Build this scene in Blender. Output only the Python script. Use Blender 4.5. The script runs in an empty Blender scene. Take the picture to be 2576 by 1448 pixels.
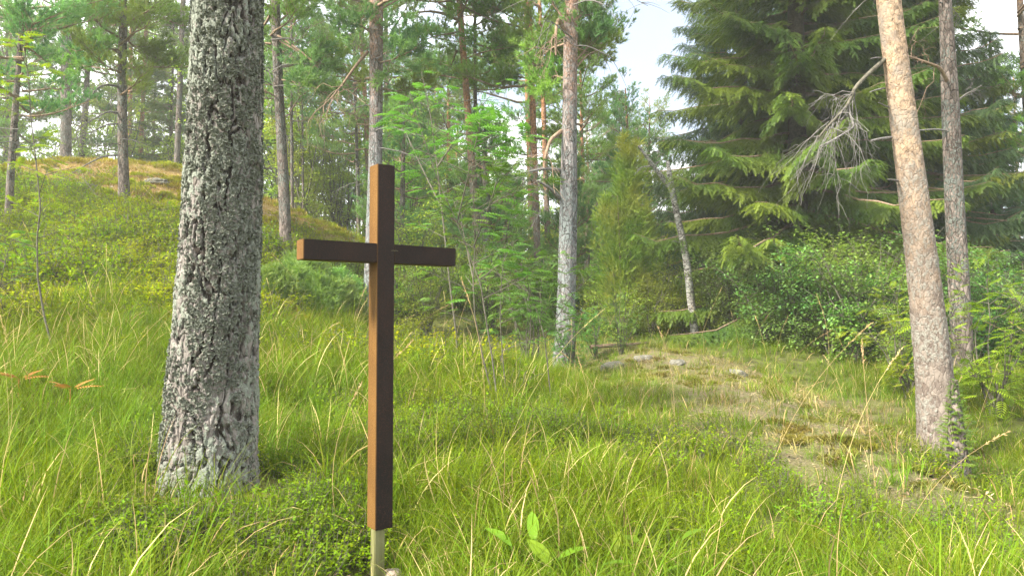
import bpy, math
import numpy as np
from mathutils import Matrix, Vector

C = bpy.context.scene.collection
SC = bpy.context.scene
R = math.radians
F, CX, CY = 1900.0, 1288.0, 724.0          # focal length and centre in photograph pixels (2576 wide)
PITCH, CAMZ = R(2.3), 1.5

# ------------------------------------------------------------------ camera, sky, sun, exposure
cam = bpy.data.objects.new('camera', bpy.data.cameras.new('camera'))
C.objects.link(cam)
cam.data.sensor_width = 36.0
cam.data.lens = 36.0 * F / 2576.0
cam.data.clip_start, cam.data.clip_end = 0.05, 2000
cam.location = (0, 0, CAMZ)
cam.rotation_euler = (math.pi / 2 + PITCH, 0, 0)
SC.camera = cam

SUN_AZ, SUN_EL = R(-124), R(40)            # azimuth from +Y towards +X: the sun stands to the left, a little behind the camera
to_sun = Vector((math.sin(SUN_AZ) * math.cos(SUN_EL), math.cos(SUN_AZ) * math.cos(SUN_EL), math.sin(SUN_EL)))
sun = bpy.data.objects.new('sun', bpy.data.lights.new('sun', 'SUN'))
C.objects.link(sun)
sun.data.energy = 5.0
sun.data.angle = R(11)
sun.data.color = (1.0, 0.93, 0.80)
sun.rotation_euler = (-to_sun).to_track_quat('-Z', 'Y').to_euler()

world = bpy.data.worlds.new("World")
SC.world = world
world.use_nodes = True
wn, wl = world.node_tree.nodes, world.node_tree.links
wn.clear()
w_out = wn.new('ShaderNodeOutputWorld'); w_bg = wn.new('ShaderNodeBackground')
w_sky = wn.new('ShaderNodeTexSky'); w_sky.sky_type = 'NISHITA'; w_sky.sun_disc = False
w_sky.sun_elevation = SUN_EL; w_sky.sun_rotation = SUN_AZ
w_sky.air_density = 1.2; w_sky.dust_density = 1.5
w_tc = wn.new('ShaderNodeTexCoord'); w_map = wn.new('ShaderNodeMapping')
w_map.inputs['Scale'].default_value = (1.0, 1.0, 2.2)
w_map.inputs['Location'].default_value = (0.35, 0.1, 0.2)
w_n = wn.new('ShaderNodeTexNoise'); w_n.inputs['Scale'].default_value = 3.2; w_n.inputs['Detail'].default_value = 9; w_n.inputs['Roughness'].default_value = 0.55
w_r = wn.new('ShaderNodeValToRGB'); w_r.color_ramp.elements[0].position = 0.42; w_r.color_ramp.elements[1].position = 0.56
w_mix = wn.new('ShaderNodeMix'); w_mix.data_type = 'RGBA'
w_pale = wn.new('ShaderNodeMix'); w_pale.data_type = 'RGBA'; w_pale.inputs[0].default_value = 0.72
w_pale.inputs[7].default_value = (1.45, 1.60, 2.02, 1)
wl.new(w_tc.outputs['Generated'], w_map.inputs['Vector']); wl.new(w_map.outputs[0], w_n.inputs['Vector'])
w_dot = wn.new('ShaderNodeVectorMath'); w_dot.operation = 'DOT_PRODUCT'; w_dot.inputs[1].default_value = Vector((.175, .90, .37)).normalized()
wl.new(w_tc.outputs['Generated'], w_dot.inputs[0])
w_mr = wn.new('ShaderNodeMapRange'); w_mr.interpolation_type = 'SMOOTHSTEP'
for _k, _v in (('From Min', .972), ('From Max', .998), ('To Min', 0.0), ('To Max', -.17)): w_mr.inputs[_k].default_value = _v
wl.new(w_dot.outputs['Value'], w_mr.inputs['Value'])
w_add = wn.new('ShaderNodeMath'); wl.new(w_n.outputs['Fac'], w_add.inputs[0]); wl.new(w_mr.outputs[0], w_add.inputs[1])
wl.new(w_add.outputs[0], w_r.inputs[0]); wl.new(w_r.outputs[0], w_mix.inputs[0])
wl.new(w_sky.outputs[0], w_pale.inputs[6]); wl.new(w_pale.outputs[2], w_mix.inputs[6])
w_mix.inputs[7].default_value = (8.6, 8.6, 8.8, 1)
wl.new(w_mix.outputs[2], w_bg.inputs['Color']); w_bg.inputs['Strength'].default_value = 0.13
wl.new(w_bg.outputs[0], w_out.inputs['Surface'])

SC.view_settings.view_transform = 'Standard'
SC.view_settings.look = 'None'
SC.view_settings.gamma = 1.0
SC.view_settings.use_curve_mapping = False
SC.view_settings.exposure = 1.88
HAZE = 0.0019
SC.cycles.volume_bounces = 1
SC.cycles.max_bounces = 7
SC.cycles.diffuse_bounces = 4
SC.cycles.glossy_bounces = 2
SC.cycles.transmission_bounces = 4
SC.cycles.transparent_max_bounces = 4
SC.cycles.use_denoising = True
SC.cycles.denoising_prefilter = 'NONE'
SC.cycles.sample_clamp_indirect = 4

# ------------------------------------------------------------------ pixel <-> place helpers
def P(px, py, d):
    x = (px - CX) / F * d
    y = (CY - py) / F * d
    return np.array([x, d * math.cos(PITCH) - y * math.sin(PITCH), CAMZ + d * math.sin(PITCH) + y * math.cos(PITCH)])

_lat = np.random.default_rng(5).random((256, 256))
def vnoise(x, y, s=1.0, o=0):
    x = np.asarray(x, float) / s + 57.3 + 13.7 * o; y = np.asarray(y, float) / s + 91.1 + 7.9 * o
    xi = np.floor(x).astype(int); yi = np.floor(y).astype(int)
    fx = x - xi; fy = y - yi
    fx = fx * fx * (3 - 2 * fx); fy = fy * fy * (3 - 2 * fy)
    a = _lat[xi % 256, yi % 256]; b = _lat[(xi + 1) % 256, yi % 256]
    c = _lat[xi % 256, (yi + 1) % 256]; d = _lat[(xi + 1) % 256, (yi + 1) % 256]
    return (a * (1 - fx) + b * fx) * (1 - fy) + (c * (1 - fx) + d * fx) * fy
def fbm(x, y, s=1.0, o=0, n=4):
    v = 0; a = 0.5
    for k in range(n):
        v = v + a * vnoise(x, y, s / 2 ** k, o + k); a *= 0.5
    return v

Z_HILL = Z_HUMP = None
GP = [  # where the ground is seen: photo x, photo y, metres away
 (0,1448,2.7),(640,1448,2.75),(960,1465,3.05),(1600,1448,3.0),(2200,1448,3.1),(2576,1448,3.2),(300,1330,3.1),(650,1320,3.2),
 (520,1228,3.7),(700,1225,3.8),(250,1210,3.8),(0,1150,4.0),(850,1230,4.0),(1200,1180,4.4),(1600,1200,4.3),(2000,1210,4.5),(2370,1170,5.7),(2576,1250,4.8),
 (800,1060,5.4),(1200,1050,5.6),(1600,1060,6.0),(0,950,6.0),(300,920,6.3),(800,900,8),(1200,910,8.5),(1420,945,11.3),
 (1550,890,12.5),(1650,880,12.5),(1800,910,11),(2000,970,9.8),(2200,1070,7.6),(2425,965,9.8),(2300,1010,8.4),(2576,1010,8),
 (1750,830,15),(1900,850,13.5),(2150,880,12),
 (0,440,20),(200,414,21),(470,440,19),(311,494,15.5),(100,560,13.5),(18,585,13),(0,680,10.5),(300,640,11),(460,570,13.5),(440,760,8.8),(200,780,8),(0,800,8),
 (715,662,13.5),(750,545,19),(650,500,19.5),(850,590,19),(930,640,18),(932,845,13),(800,800,11),(1000,760,16),(1204,770,16),(1357,830,16.5),(1480,830,17),
]
gp = [P(*g) for g in GP]
for w in [(0,0,.45),(-1.5,0,.5),(1.5,0,.45),(0,1.6,.45),(-3,-1,.6),(3,-1,.4),(0,-6,.4),(-12,-4,1.5),(12,-4,-.2),(14,6,-.3),(14,14,-.4),(-20,8,3.5),(-22,20,5.0),
          (-9,31,3.2),(-2,30,1.4),(-18,34,3.2),(4,30,.6),(12,28,.2),(20,26,0),(-14,45,2.0),(0,48,.8),(18,46,.3),(35,30,0),(-40,20,3),(-35,50,2),(30,70,1),(0,80,2),(-40,80,2)]:
    gp.append(np.array(w, float))
gp = np.array(gp)
def _tps_fit(p, lam=0.02):
    n = len(p); d = np.linalg.norm(p[:, None, :2] - p[None, :, :2], axis=2)
    K = np.where(d > 0, d * d * np.log(d + 1e-12), 0) + lam * np.eye(n)
    Q = np.c_[np.ones(n), p[:, :2]]
    A = np.block([[K, Q], [Q.T, np.zeros((3, 3))]])
    return np.linalg.solve(A, np.r_[p[:, 2], 0, 0, 0])
_w = _tps_fit(gp)
def terrain(x, y):
    x = np.atleast_1d(np.asarray(x, float)); y = np.atleast_1d(np.asarray(y, float))
    out = np.empty(len(x))
    for i in range(0, len(x), 50000):
        xs, ys = x[i:i + 50000], y[i:i + 50000]
        d2 = (xs[:, None] - gp[None, :, 0]) ** 2 + (ys[:, None] - gp[None, :, 1]) ** 2
        out[i:i + 50000] = (0.5 * d2 * np.log(d2 + 1e-12)) @ _w[:len(gp)] + _w[-3] + _w[-2] * xs + _w[-1] * ys
    r = np.hypot(x, y - 12)
    k = np.clip((r - 38) / 40, 0, 1); k = k * k * (3 - 2 * k)
    far = 1.5 + 3 * (fbm(x, y, 60, 3) - .5)
    z = np.clip(out, -3, 8) * (1 - k) + far * k
    near = np.clip((np.hypot(x, y) - 2) / 6, 0.25, 1)
    if Z_HUMP is not None:
        e = edge_dist(x, y, Z_HUMP); z = z + .26 * np.clip(np.where(in_poly(x, y, Z_HUMP), e, 0) / 1.1, 0, 1) ** .8
    if Z_HILL is not None: z = z + hill_w(x, y) * (.34 * (fbm(x, y, 2.2, 61) - .47) + .16 * (fbm(x, y, .7, 62) - .47))
    return z + near * (0.16 * (fbm(x, y, 1.6, 1) - .47) + 0.05 * (fbm(x, y, .35, 2) - .47))
def tz(x, y): return float(terrain([x], [y])[0])
def hit(px, py):
    d = np.geomspace(1.2, 90, 700)
    pts = np.array([P(px, py, t) for t in d])
    z = terrain(pts[:, 0], pts[:, 1])
    k = np.nonzero(pts[:, 2] < z)[0]
    return pts[k[0]] if len(k) else pts[-1]
def project(x, y, z):
    dy, dz = y, z - CAMZ
    d = dy * math.cos(PITCH) + dz * math.sin(PITCH)
    v = -dy * math.sin(PITCH) + dz * math.cos(PITCH)
    return CX + F * x / np.maximum(d, .01), CY - F * v / np.maximum(d, .01), d

def in_poly(x, y, poly):
    poly = np.asarray(poly); r = np.zeros(len(x), bool); j = len(poly) - 1
    for i in range(len(poly)):
        xi, yi = poly[i]; xj, yj = poly[j]
        c = ((yi > y) != (yj > y)) & (x < (xj - xi) * (y - yi) / (yj - yi + 1e-12) + xi)
        r ^= c; j = i
    return r
def edge_dist(x, y, poly):
    poly = np.asarray(poly); best = np.full(len(x), 1e9)
    for i in range(len(poly)):
        a, b = poly[i - 1], poly[i]; ab = b - a; L = max((ab ** 2).sum(), 1e-9)
        t = np.clip(((x - a[0]) * ab[0] + (y - a[1]) * ab[1]) / L, 0, 1)
        best = np.minimum(best, np.hypot(x - a[0] - t * ab[0], y - a[1] - t * ab[1]))
    return best
def zone(x, y, poly, soft=.5):
    d = edge_dist(x, y, poly); s = np.where(in_poly(x, y, poly), d, -d)
    s = s + 1.6 * soft * (fbm(x, y, 1.1, 7) - .47) * 2
    return np.clip(s / soft * .5 + .5, 0, 1)
def ground_poly(pix): return np.array([hit(*p)[:2] for p in pix])

# ------------------------------------------------------------------ mesh collecting
class MB:
    def __init__(self): self.v = []; self.f = []; self.m = []; self.a = []; self.n = 0
    def add(self, v, f, var=0.5, mat=0):
        v = np.asarray(v, float).reshape(-1, 3); f = np.asarray(f, int)
        self.v.append(v); self.f.append(f + self.n); self.m.append(np.full(len(f), mat, int))
        self.a.append(np.broadcast_to(np.asarray(var, float), (len(v),)).copy()); self.n += len(v)
        return self
    def mesh(self, name, mats, smooth=True):
        me = bpy.data.meshes.new(name)
        v = np.concatenate(self.v)
        idx = np.concatenate([f.ravel() for f in self.f])
        cnt = np.concatenate([np.full(len(f), f.shape[1], int) for f in self.f])
        me.vertices.add(len(v)); me.vertices.foreach_set('co', v.ravel())
        me.loops.add(len(idx)); me.loops.foreach_set('vertex_index', idx.astype(np.int32))
        me.polygons.add(len(cnt))
        me.polygons.foreach_set('loop_start', np.r_[0, np.cumsum(cnt)[:-1]].astype(np.int32))
        me.polygons.foreach_set('material_index', np.concatenate(self.m).astype(np.int32))
        me.polygons.foreach_set('use_smooth', np.full(len(cnt), smooth))
        at = me.attributes.new('var', 'FLOAT', 'POINT'); at.data.foreach_set('value', np.concatenate(self.a).astype(np.float32))
        for m in mats: me.materials.append(m)
        me.update(calc_edges=True)
        return me
def link(name, me, parent=None):
    o = bpy.data.objects.new(name, me); C.objects.link(o)
    if parent is not None: o.parent = parent
    return o
def tag(o, label=None, cat=None, group=None, kind=None):
    if label: o['label'] = label
    if cat: o['category'] = cat
    if group: o['group'] = group
    if kind: o['kind'] = kind
    return o
def empty(name, loc, label, cat, group=None):
    o = bpy.data.objects.new(name, None); C.objects.link(o); o.location = loc
    o.empty_display_size = .2
    return tag(o, label, cat, group)

def norm(a): return a / np.maximum(np.linalg.norm(a, axis=-1, keepdims=True), 1e-9)
def tube(mb, pts, rad, sides=6, var=.5, mat=0, cap=True):
    pts = np.asarray(pts, float); rad = np.broadcast_to(np.asarray(rad, float), (len(pts),))
    t = norm(np.gradient(pts, axis=0))
    ref = np.array([0, 0, 1.0]) if abs(t[0, 2]) < .9 else np.array([1.0, 0, 0])
    u = norm(np.cross(t, ref)); w = np.cross(t, u)
    a = np.arange(sides) * 2 * math.pi / sides
    ring = pts[:, None] + rad[:, None, None] * (np.cos(a)[None, :, None] * u[:, None] + np.sin(a)[None, :, None] * w[:, None])
    n = len(pts); i = np.arange(n - 1)[:, None] * sides; k = np.arange(sides)[None]
    k2 = (k + 1) % sides
    q = np.stack([i + k, i + k2, i + sides + k2, i + sides + k], -1).reshape(-1, 4)
    mb.add(ring.reshape(-1, 3), q, var, mat)
    if cap:
        mb.add(ring[-1], np.arange(sides)[None], var, mat)
def frames(d, rng, up=None):
    d = norm(np.asarray(d, float)); n = len(d)
    if up is None:
        r = norm(rng.normal(size=(n, 3)))
    else:
        r = np.broadcast_to(np.asarray(up, float), (n, 3)) + rng.normal(size=(n, 3)) * .15
    u = norm(np.cross(r, d)); w = np.cross(d, u)
    return np.stack([u, w, d], -1)            # columns: side, facing, along
def stamp(mb, T, M, pos, scale, var, mat):
    tv, tf, ta = T
    n, k = len(pos), len(tv)
    if n == 0: return
    v = np.einsum('nij,kj->nki', M, tv) * np.asarray(scale).reshape(-1, 1, 1) + np.asarray(pos)[:, None]
    f = (tf[None] + (np.arange(n) * k)[:, None, None]).reshape(-1, tf.shape[1])
    a = np.clip(np.asarray(var).reshape(-1, 1) + ta[None], 0, 1).ravel()
    mb.add(v.reshape(-1, 3), f, a, mat)

# ------------------------------------------------------------------ materials
def nodes(name):
    m = bpy.data.materials.new(name); m.use_nodes = True
    nt = m.node_tree; nt.nodes.clear()
    return m, nt
def nd(nt, typ, ins=None, **kw):
    n = nt.nodes.new(typ)
    for k, v in kw.items(): setattr(n, k, v)
    for k, v in (ins or {}).items():
        if hasattr(v, 'is_output'): nt.links.new(v, n.inputs[k])
        else: n.inputs[k].default_value = v
    return n
def ramp(nt, fac, stops, interp='LINEAR'):
    n = nt.nodes.new('ShaderNodeValToRGB'); cr = n.color_ramp; cr.interpolation = interp
    while len(cr.elements) < len(stops): cr.elements.new(.5)
    for e, (p, c) in zip(cr.elements, stops):
        e.position = p; e.color = (*c, 1) if len(c) == 3 else c
    nt.links.new(fac, n.inputs[0]); return n.outputs[0]
def g3(v): return (v, v, v)
def mixc(nt, fac, a, b, blend='MIX'):
    n = nd(nt, 'ShaderNodeMix', data_type='RGBA', blend_type=blend)
    for k, v in ((0, fac), (6, a), (7, b)):
        if hasattr(v, 'is_output'): nt.links.new(v, n.inputs[k])
        elif k == 0: n.inputs[0].default_value = v
        else: n.inputs[k].default_value = (*v, 1)
    return n.outputs[2]
def mathn(nt, op, a, b=None, clamp=False):
    n = nt.nodes.new('ShaderNodeMath'); n.operation = op; n.use_clamp = clamp
    for k, v in ((0, a), (1, b)):
        if v is None: continue
        if hasattr(v, 'is_output'): nt.links.new(v, n.inputs[k])
        else: n.inputs[k].default_value = v
    return n.outputs[0]
def noise(nt, vec, scale, detail=4, rough=.55, out='Fac'):
    return nd(nt, 'ShaderNodeTexNoise', {'Vector': vec, 'Scale': scale, 'Detail': detail, 'Roughness': rough}).outputs[out]

def leaf_mat(name, ca, cb, cc=None, trans=.35, rough=.55, spec=.25, patch=.25, tint=(1.15, 1.25, .6)):
    """leaf or needle: ca..cb from leaf to leaf, cc in patches of older growth"""
    m, nt = nodes(name)
    var = nd(nt, 'ShaderNodeAttribute', attribute_name='var').outputs['Fac']
    oi = nd(nt, 'ShaderNodeObjectInfo').outputs['Random']
    geo = nd(nt, 'ShaderNodeNewGeometry').outputs['Position']
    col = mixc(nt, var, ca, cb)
    if cc is not None:
        p = ramp(nt, noise(nt, geo, patch, 2), [(.42, g3(0)), (.62, g3(1))])
        col = mixc(nt, mathn(nt, 'MULTIPLY', p, .75), col, cc)
    hs = nd(nt, 'ShaderNodeHueSaturation', {'Color': col, 'Saturation': 1.12, 'Hue': mathn(nt, 'ADD', mathn(nt, 'MULTIPLY', oi, .045), .477),
            'Value': mathn(nt, 'ADD', mathn(nt, 'MULTIPLY', oi, .45), .78)}).outputs[0]
    pr = nd(nt, 'ShaderNodeBsdfPrincipled', {'Base Color': hs, 'Roughness': rough, 'Specular IOR Level': spec})
    tc = mixc(nt, 1.0, hs, tint, 'MULTIPLY')
    tr = nd(nt, 'ShaderNodeBsdfTranslucent', {'Color': tc})
    mx = nd(nt, 'ShaderNodeMixShader', {0: trans, 1: pr.outputs[0], 2: tr.outputs[0]})
    out = nd(nt, 'ShaderNodeOutputMaterial', {'Surface': mx.outputs[0]})
    return m

def bark_mat(name, plate_a, plate_b, fissure, lichen, lichen_amt, scale=12., disp=None, orange=None, oz=(4, 6), stretch=.32, bump=.6, fd=1.0, warp=.06, broken=0., cut=False):
    m, nt = nodes(name)
    oc = nd(nt, 'ShaderNodeTexCoord').outputs['Object']
    dist = nd(nt, 'ShaderNodeTexNoise', {'Vector': oc, 'Scale': 7., 'Detail': 3.}).outputs['Color']
    off = nd(nt, 'ShaderNodeVectorMath', {0: dist, 1: (.5, .5, .5)}, operation='SUBTRACT').outputs[0]
    off = nd(nt, 'ShaderNodeVectorMath', {0: off, 'Scale': warp}, operation='SCALE').outputs[0]
    vec = nd(nt, 'ShaderNodeVectorMath', {0: oc, 1: off}, operation='ADD').outputs[0]
    mp = nd(nt, 'ShaderNodeMapping', {'Vector': vec, 'Scale': (1, 1, stretch)}).outputs[0]
    vo = nd(nt, 'ShaderNodeTexVoronoi', {'Vector': mp, 'Scale': scale}, feature='DISTANCE_TO_EDGE').outputs['Distance']
    vo = mathn(nt, 'ADD', vo, mathn(nt, 'MULTIPLY', mathn(nt, 'SUBTRACT', noise(nt, mp, 16, 4, .7), .5), .16))
    cell = nd(nt, 'ShaderNodeTexVoronoi', {'Vector': mp, 'Scale': scale}).outputs['Color']
    sep = nd(nt, 'ShaderNodeSeparateColor', {0: cell}).outputs[0]
    plate = ramp(nt, vo, [(0.0, g3(0)), (.03, g3(.25)), (.10, g3(.85)), (.4, g3(1))])
    n1 = noise(nt, mp, 30, 5, .65)
    n2 = noise(nt, oc, 5, 3)
    flake = noise(nt, nd(nt, 'ShaderNodeMapping', {'Vector': oc, 'Scale': (1, 1, .6)}).outputs[0], 45, 3, .6)
    col = mixc(nt, ramp(nt, mathn(nt, 'ADD', mathn(nt, 'MULTIPLY', n1, .7), mathn(nt, 'MULTIPLY', sep, .3)), [(.30, g3(0)), (.66, g3(1))]), plate_a, plate_b)
    if orange is not None:
        z = nd(nt, 'ShaderNodeSeparateXYZ', {0: oc}).outputs[2]
        zz = mathn(nt, 'ADD', z, mathn(nt, 'MULTIPLY', mathn(nt, 'SUBTRACT', n2, .5), 3.0))
        k = nd(nt, 'ShaderNodeMapRange', {'Value': zz, 'From Min': oz[0], 'From Max': oz[1]}).outputs[0]
        fl2 = ramp(nt, noise(nt, oc, 24, 4, .7), [(.38, g3(0)), (.56, g3(1))])
        oc2 = mixc(nt, fl2, tuple(.45 * c for c in orange), tuple(min(1, 1.2 * c) for c in orange))
        oc2 = mixc(nt, ramp(nt, noise(nt, oc, 9, 4, .7), [(.50, g3(0)), (.66, g3(.7))]), oc2, plate_b)
        col = mixc(nt, k, col, oc2)
    fm = ramp(nt, vo, [(0.0, g3(fd)), (.03, g3(.8 * fd)), (.11, g3(0))])
    if cut: fm = ramp(nt, nd(nt, 'ShaderNodeAttribute', attribute_name='var').outputs['Fac'], [(.08, g3(1)), (.55, g3(0))])
    if broken: fm = mathn(nt, 'MULTIPLY', fm, ramp(nt, noise(nt, mp, 5, 3), [(.5 - broken, g3(.12)), (.62, g3(1))]))
    if orange is not None: fm = mathn(nt, 'MULTIPLY', fm, mathn(nt, 'SUBTRACT', 1, mathn(nt, 'MULTIPLY', k, .75)))
    # lichen crust: clotted flakes, thicker on some sides
    big = noise(nt, oc, 2.3, 2)
    lm = mathn(nt, 'ADD', flake, mathn(nt, 'MULTIPLY', mathn(nt, 'SUBTRACT', big, .5), .7))
    lm = ramp(nt, lm, [(max(0, .62 - lichen_amt), g3(0)), (max(.02, .70 - lichen_amt), g3(1))])
    if orange is not None: lm = mathn(nt, 'MULTIPLY', lm, mathn(nt, 'SUBTRACT', 1, mathn(nt, 'MULTIPLY', k, .85)))
    lcol = mixc(nt, noise(nt, oc, 60, 2), tuple(.55 * c for c in lichen), tuple(1.25 * c for c in lichen))
    col = mixc(nt, fm, col, fissure)
    lm2 = mathn(nt, 'MULTIPLY', lm, mathn(nt, 'SUBTRACT', 1, mathn(nt, 'MULTIPLY', fm, .8)))
    col = mixc(nt, lm2, col, lcol)
    lump = noise(nt, oc, 85, 4, .75)
    h = mathn(nt, 'ADD', mathn(nt, 'MULTIPLY', plate, .42), mathn(nt, 'MULTIPLY', n1, .28))
    h = mathn(nt, 'ADD', h, mathn(nt, 'MULTIPLY', sep, .18))
    h = mathn(nt, 'ADD', h, mathn(nt, 'MULTIPLY', mathn(nt, 'MULTIPLY', lm2, lump), .75))
    pr = nd(nt, 'ShaderNodeBsdfPrincipled', {'Base Color': col, 'Roughness': .9, 'Specular IOR Level': .15})
    out = nd(nt, 'ShaderNodeOutputMaterial', {'Surface': pr.outputs[0]})
    if disp:
        dn = nd(nt, 'ShaderNodeDisplacement', {'Height': h, 'Midlevel': .75, 'Scale': disp})
        nt.links.new(dn.outputs[0], out.inputs['Displacement']); m.displacement_method = 'BOTH'
    else:
        bp = nd(nt, 'ShaderNodeBump', {'Height': h, 'Strength': bump, 'Distance': .03})
        nt.links.new(bp.outputs[0], pr.inputs['Normal'])
    return m

def plain_mat(name, ca, cb, scale=20., rough=.8, bump=.3, spec=.2, stretch=(1, 1, 1)):
    m, nt = nodes(name)
    oc = nd(nt, 'ShaderNodeTexCoord').outputs['Object']
    mp = nd(nt, 'ShaderNodeMapping', {'Vector': oc, 'Scale': stretch}).outputs[0]
    n1 = noise(nt, mp, scale, 6, .65)
    col = mixc(nt, ramp(nt, n1, [(.35, g3(0)), (.65, g3(1))]), ca, cb)
    bp = nd(nt, 'ShaderNodeBump', {'Height': n1, 'Strength': bump, 'Distance': .02})
    pr = nd(nt, 'ShaderNodeBsdfPrincipled', {'Base Color': col, 'Roughness': rough, 'Specular IOR Level': spec, 'Normal': bp.outputs[0]})
    nd(nt, 'ShaderNodeOutputMaterial', {'Surface': pr.outputs[0]})
    return m

M = {}
M['pine_near'] = bark_mat('old_pine_bark', (.118, .102, .090), (.215, .195, .180), (.030, .024, .020), (.215, .235, .195), .13, scale=24., disp=.016, stretch=.35, warp=.06, cut=True)
M['pine_lean'] = bark_mat('lean_pine_bark', (.085, .066, .056), (.195, .165, .140), (.04, .03, .024), (.215, .205, .178), .10, scale=36., disp=.009, orange=(.275, .195, .130), oz=(1.0, 3.2), stretch=.5, fd=.15, warp=.10, broken=.25)
M['pine_grey'] = bark_mat('grey_pine_bark', (.060, .052, .050), (.25, .235, .235), (.022, .019, .017), (.22, .25, .245), .15, scale=20., orange=(.25, .145, .10), oz=(3.2, 5.6), stretch=.30, fd=.95, warp=.08, broken=.12, bump=1.)
M['pine_dim'] = bark_mat('dim_pine_bark', (.055, .043, .036), (.20, .165, .145), (.022, .018, .015), (.16, .18, .16), .09, scale=22., orange=(.20, .125, .08), oz=(6, 9), stretch=.35, fd=.9, warp=.08, broken=.12, bump=1.)
M['pine_orange'] = bark_mat('red_pine_bark', (.15, .11, .09), (.25, .19, .155), (.045, .032, .026), (.22, .235, .20), .08, scale=24., fd=.8, broken=.1, warp=.08, bump=1., orange=(.34, .165, .08), oz=(2.2, 5.0), stretch=.4)
M['spruce_bark'] = plain_mat('dark_spruce_bark', (.045, .036, .030), (.10, .08, .065), 30, .9, .8)
M['birch'] = bark_mat('birch_bark', (.17, .155, .14), (.36, .345, .32), (.035, .03, .026), (.22, .235, .21), .10, scale=9., stretch=1.8, bump=.35)
M['twig'] = plain_mat('dead_twig_wood', (.085, .08, .073), (.19, .18, .17), 40, .9)
M['limb'] = plain_mat('pine_limb_bark', (.12, .085, .06), (.27, .19, .13), 25, .9)
M['stem'] = plain_mat('sapling_bark', (.05, .045, .034), (.13, .12, .09), 30, .8)
M['needle'] = leaf_mat('pine_needles', (.090, .165, .042), (.215, .32, .080), (.25, .32, .09), .40, .5, patch=.6)
M['needle_blue'] = leaf_mat('blue_pine_needles', (.075, .155, .072), (.170, .285, .115), (.20, .29, .10), .40, .5, patch=.6)
M['spruce'] = leaf_mat('spruce_needles', (.042, .092, .028), (.135, .225, .042), (.17, .22, .042), .34, .5, patch=.7)
M['spruce_dark'] = leaf_mat('dark_spruce_needles', (.040, .085, .040), (.110, .180, .060), None, .32, .5)
M['juniper'] = leaf_mat('juniper_needles', (.095, .160, .036), (.245, .310, .062), (.26, .235, .06), .38, .6, patch=.9)
M['juniper_low'] = leaf_mat('low_juniper_needles', (.105, .19, .065), (.24, .33, .09), None, .38, .5)
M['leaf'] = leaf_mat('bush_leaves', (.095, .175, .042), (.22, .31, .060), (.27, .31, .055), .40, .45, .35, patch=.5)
M['leaf_pale'] = leaf_mat('thicket_leaves', (.14, .23, .050), (.30, .41, .085), (.34, .38, .075), .42, .55, .15, patch=.5)
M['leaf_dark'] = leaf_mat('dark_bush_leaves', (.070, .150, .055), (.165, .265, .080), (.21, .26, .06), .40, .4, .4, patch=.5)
M['rowan'] = leaf_mat('rowan_leaves', (.080, .165, .052), (.145, .255, .070), None, .42, .45, .15)
M['rowan_yellow'] = leaf_mat('yellow_rowan_leaves', (.13, .18, .03), (.24, .28, .045), None, .42, .45, .15)  # rowan leaves of a yellower green
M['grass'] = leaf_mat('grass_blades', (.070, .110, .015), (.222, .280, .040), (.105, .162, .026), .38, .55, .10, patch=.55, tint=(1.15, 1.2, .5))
M['dry'] = leaf_mat('dry_grass', (.36, .27, .13), (.55, .44, .25), None, .3, .7, .1, tint=(1, 1, .9))
M['berry'] = leaf_mat('blueberry_leaves', (.095, .155, .018), (.26, .32, .028), (.110, .18, .026), .35, .5, .15, patch=.9)
M['moss'] = leaf_mat('moss_shoots', (.13, .155, .018), (.30, .31, .040), (.36, .30, .060), .3, .8, .1, patch=.55)
M['broad'] = leaf_mat('broad_leaves', (.070, .125, .022), (.14, .20, .032), None, .30, .5, .15)
M['brown_grass'] = leaf_mat('brown_turf', (.13, .085, .025), (.34, .24, .075), (.24, .24, .05), .25, .8, .05, tint=(1, 1, .8), patch=.8)
M['olive_moss'] = leaf_mat('olive_moss_shoots', (.075, .085, .018), (.175, .180, .040), (.15, .12, .04), .2, .9, .05, patch=1.2)
M['straw_turf'] = leaf_mat('straw_turf_blades', (.14, .12, .045), (.36, .30, .15), (.15, .19, .045), .3, .8, .05, tint=(1, 1, .85), patch=1.1)
M['heath'] = leaf_mat('hill_shrub_leaves', (.125, .165, .014), (.335, .355, .028), (.085, .140, .020), .38, .6, .08, patch=.7)
M['lichen'] = leaf_mat('lichen_flakes', (.120, .132, .108), (.215, .230, .190), None, .05, .9, .05, tint=(1, 1, 1))
M['fern_dead'] = leaf_mat('dead_fern', (.20, .10, .035), (.36, .21, .09), None, .3, .8, .1, tint=(1, .9, .7))
M['litter'] = leaf_mat('needle_litter', (.12, .08, .04), (.33, .265, .18), None, .1, .9, .1, tint=(1, 1, .9))
M['stone'] = plain_mat('grey_granite', (.070, .068, .052), (.165, .158, .13), 9, .9, .8)
M['pink_stone'] = plain_mat('pinkish_stone', (.20, .155, .12), (.32, .26, .21), 14, .9, .5)

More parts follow.
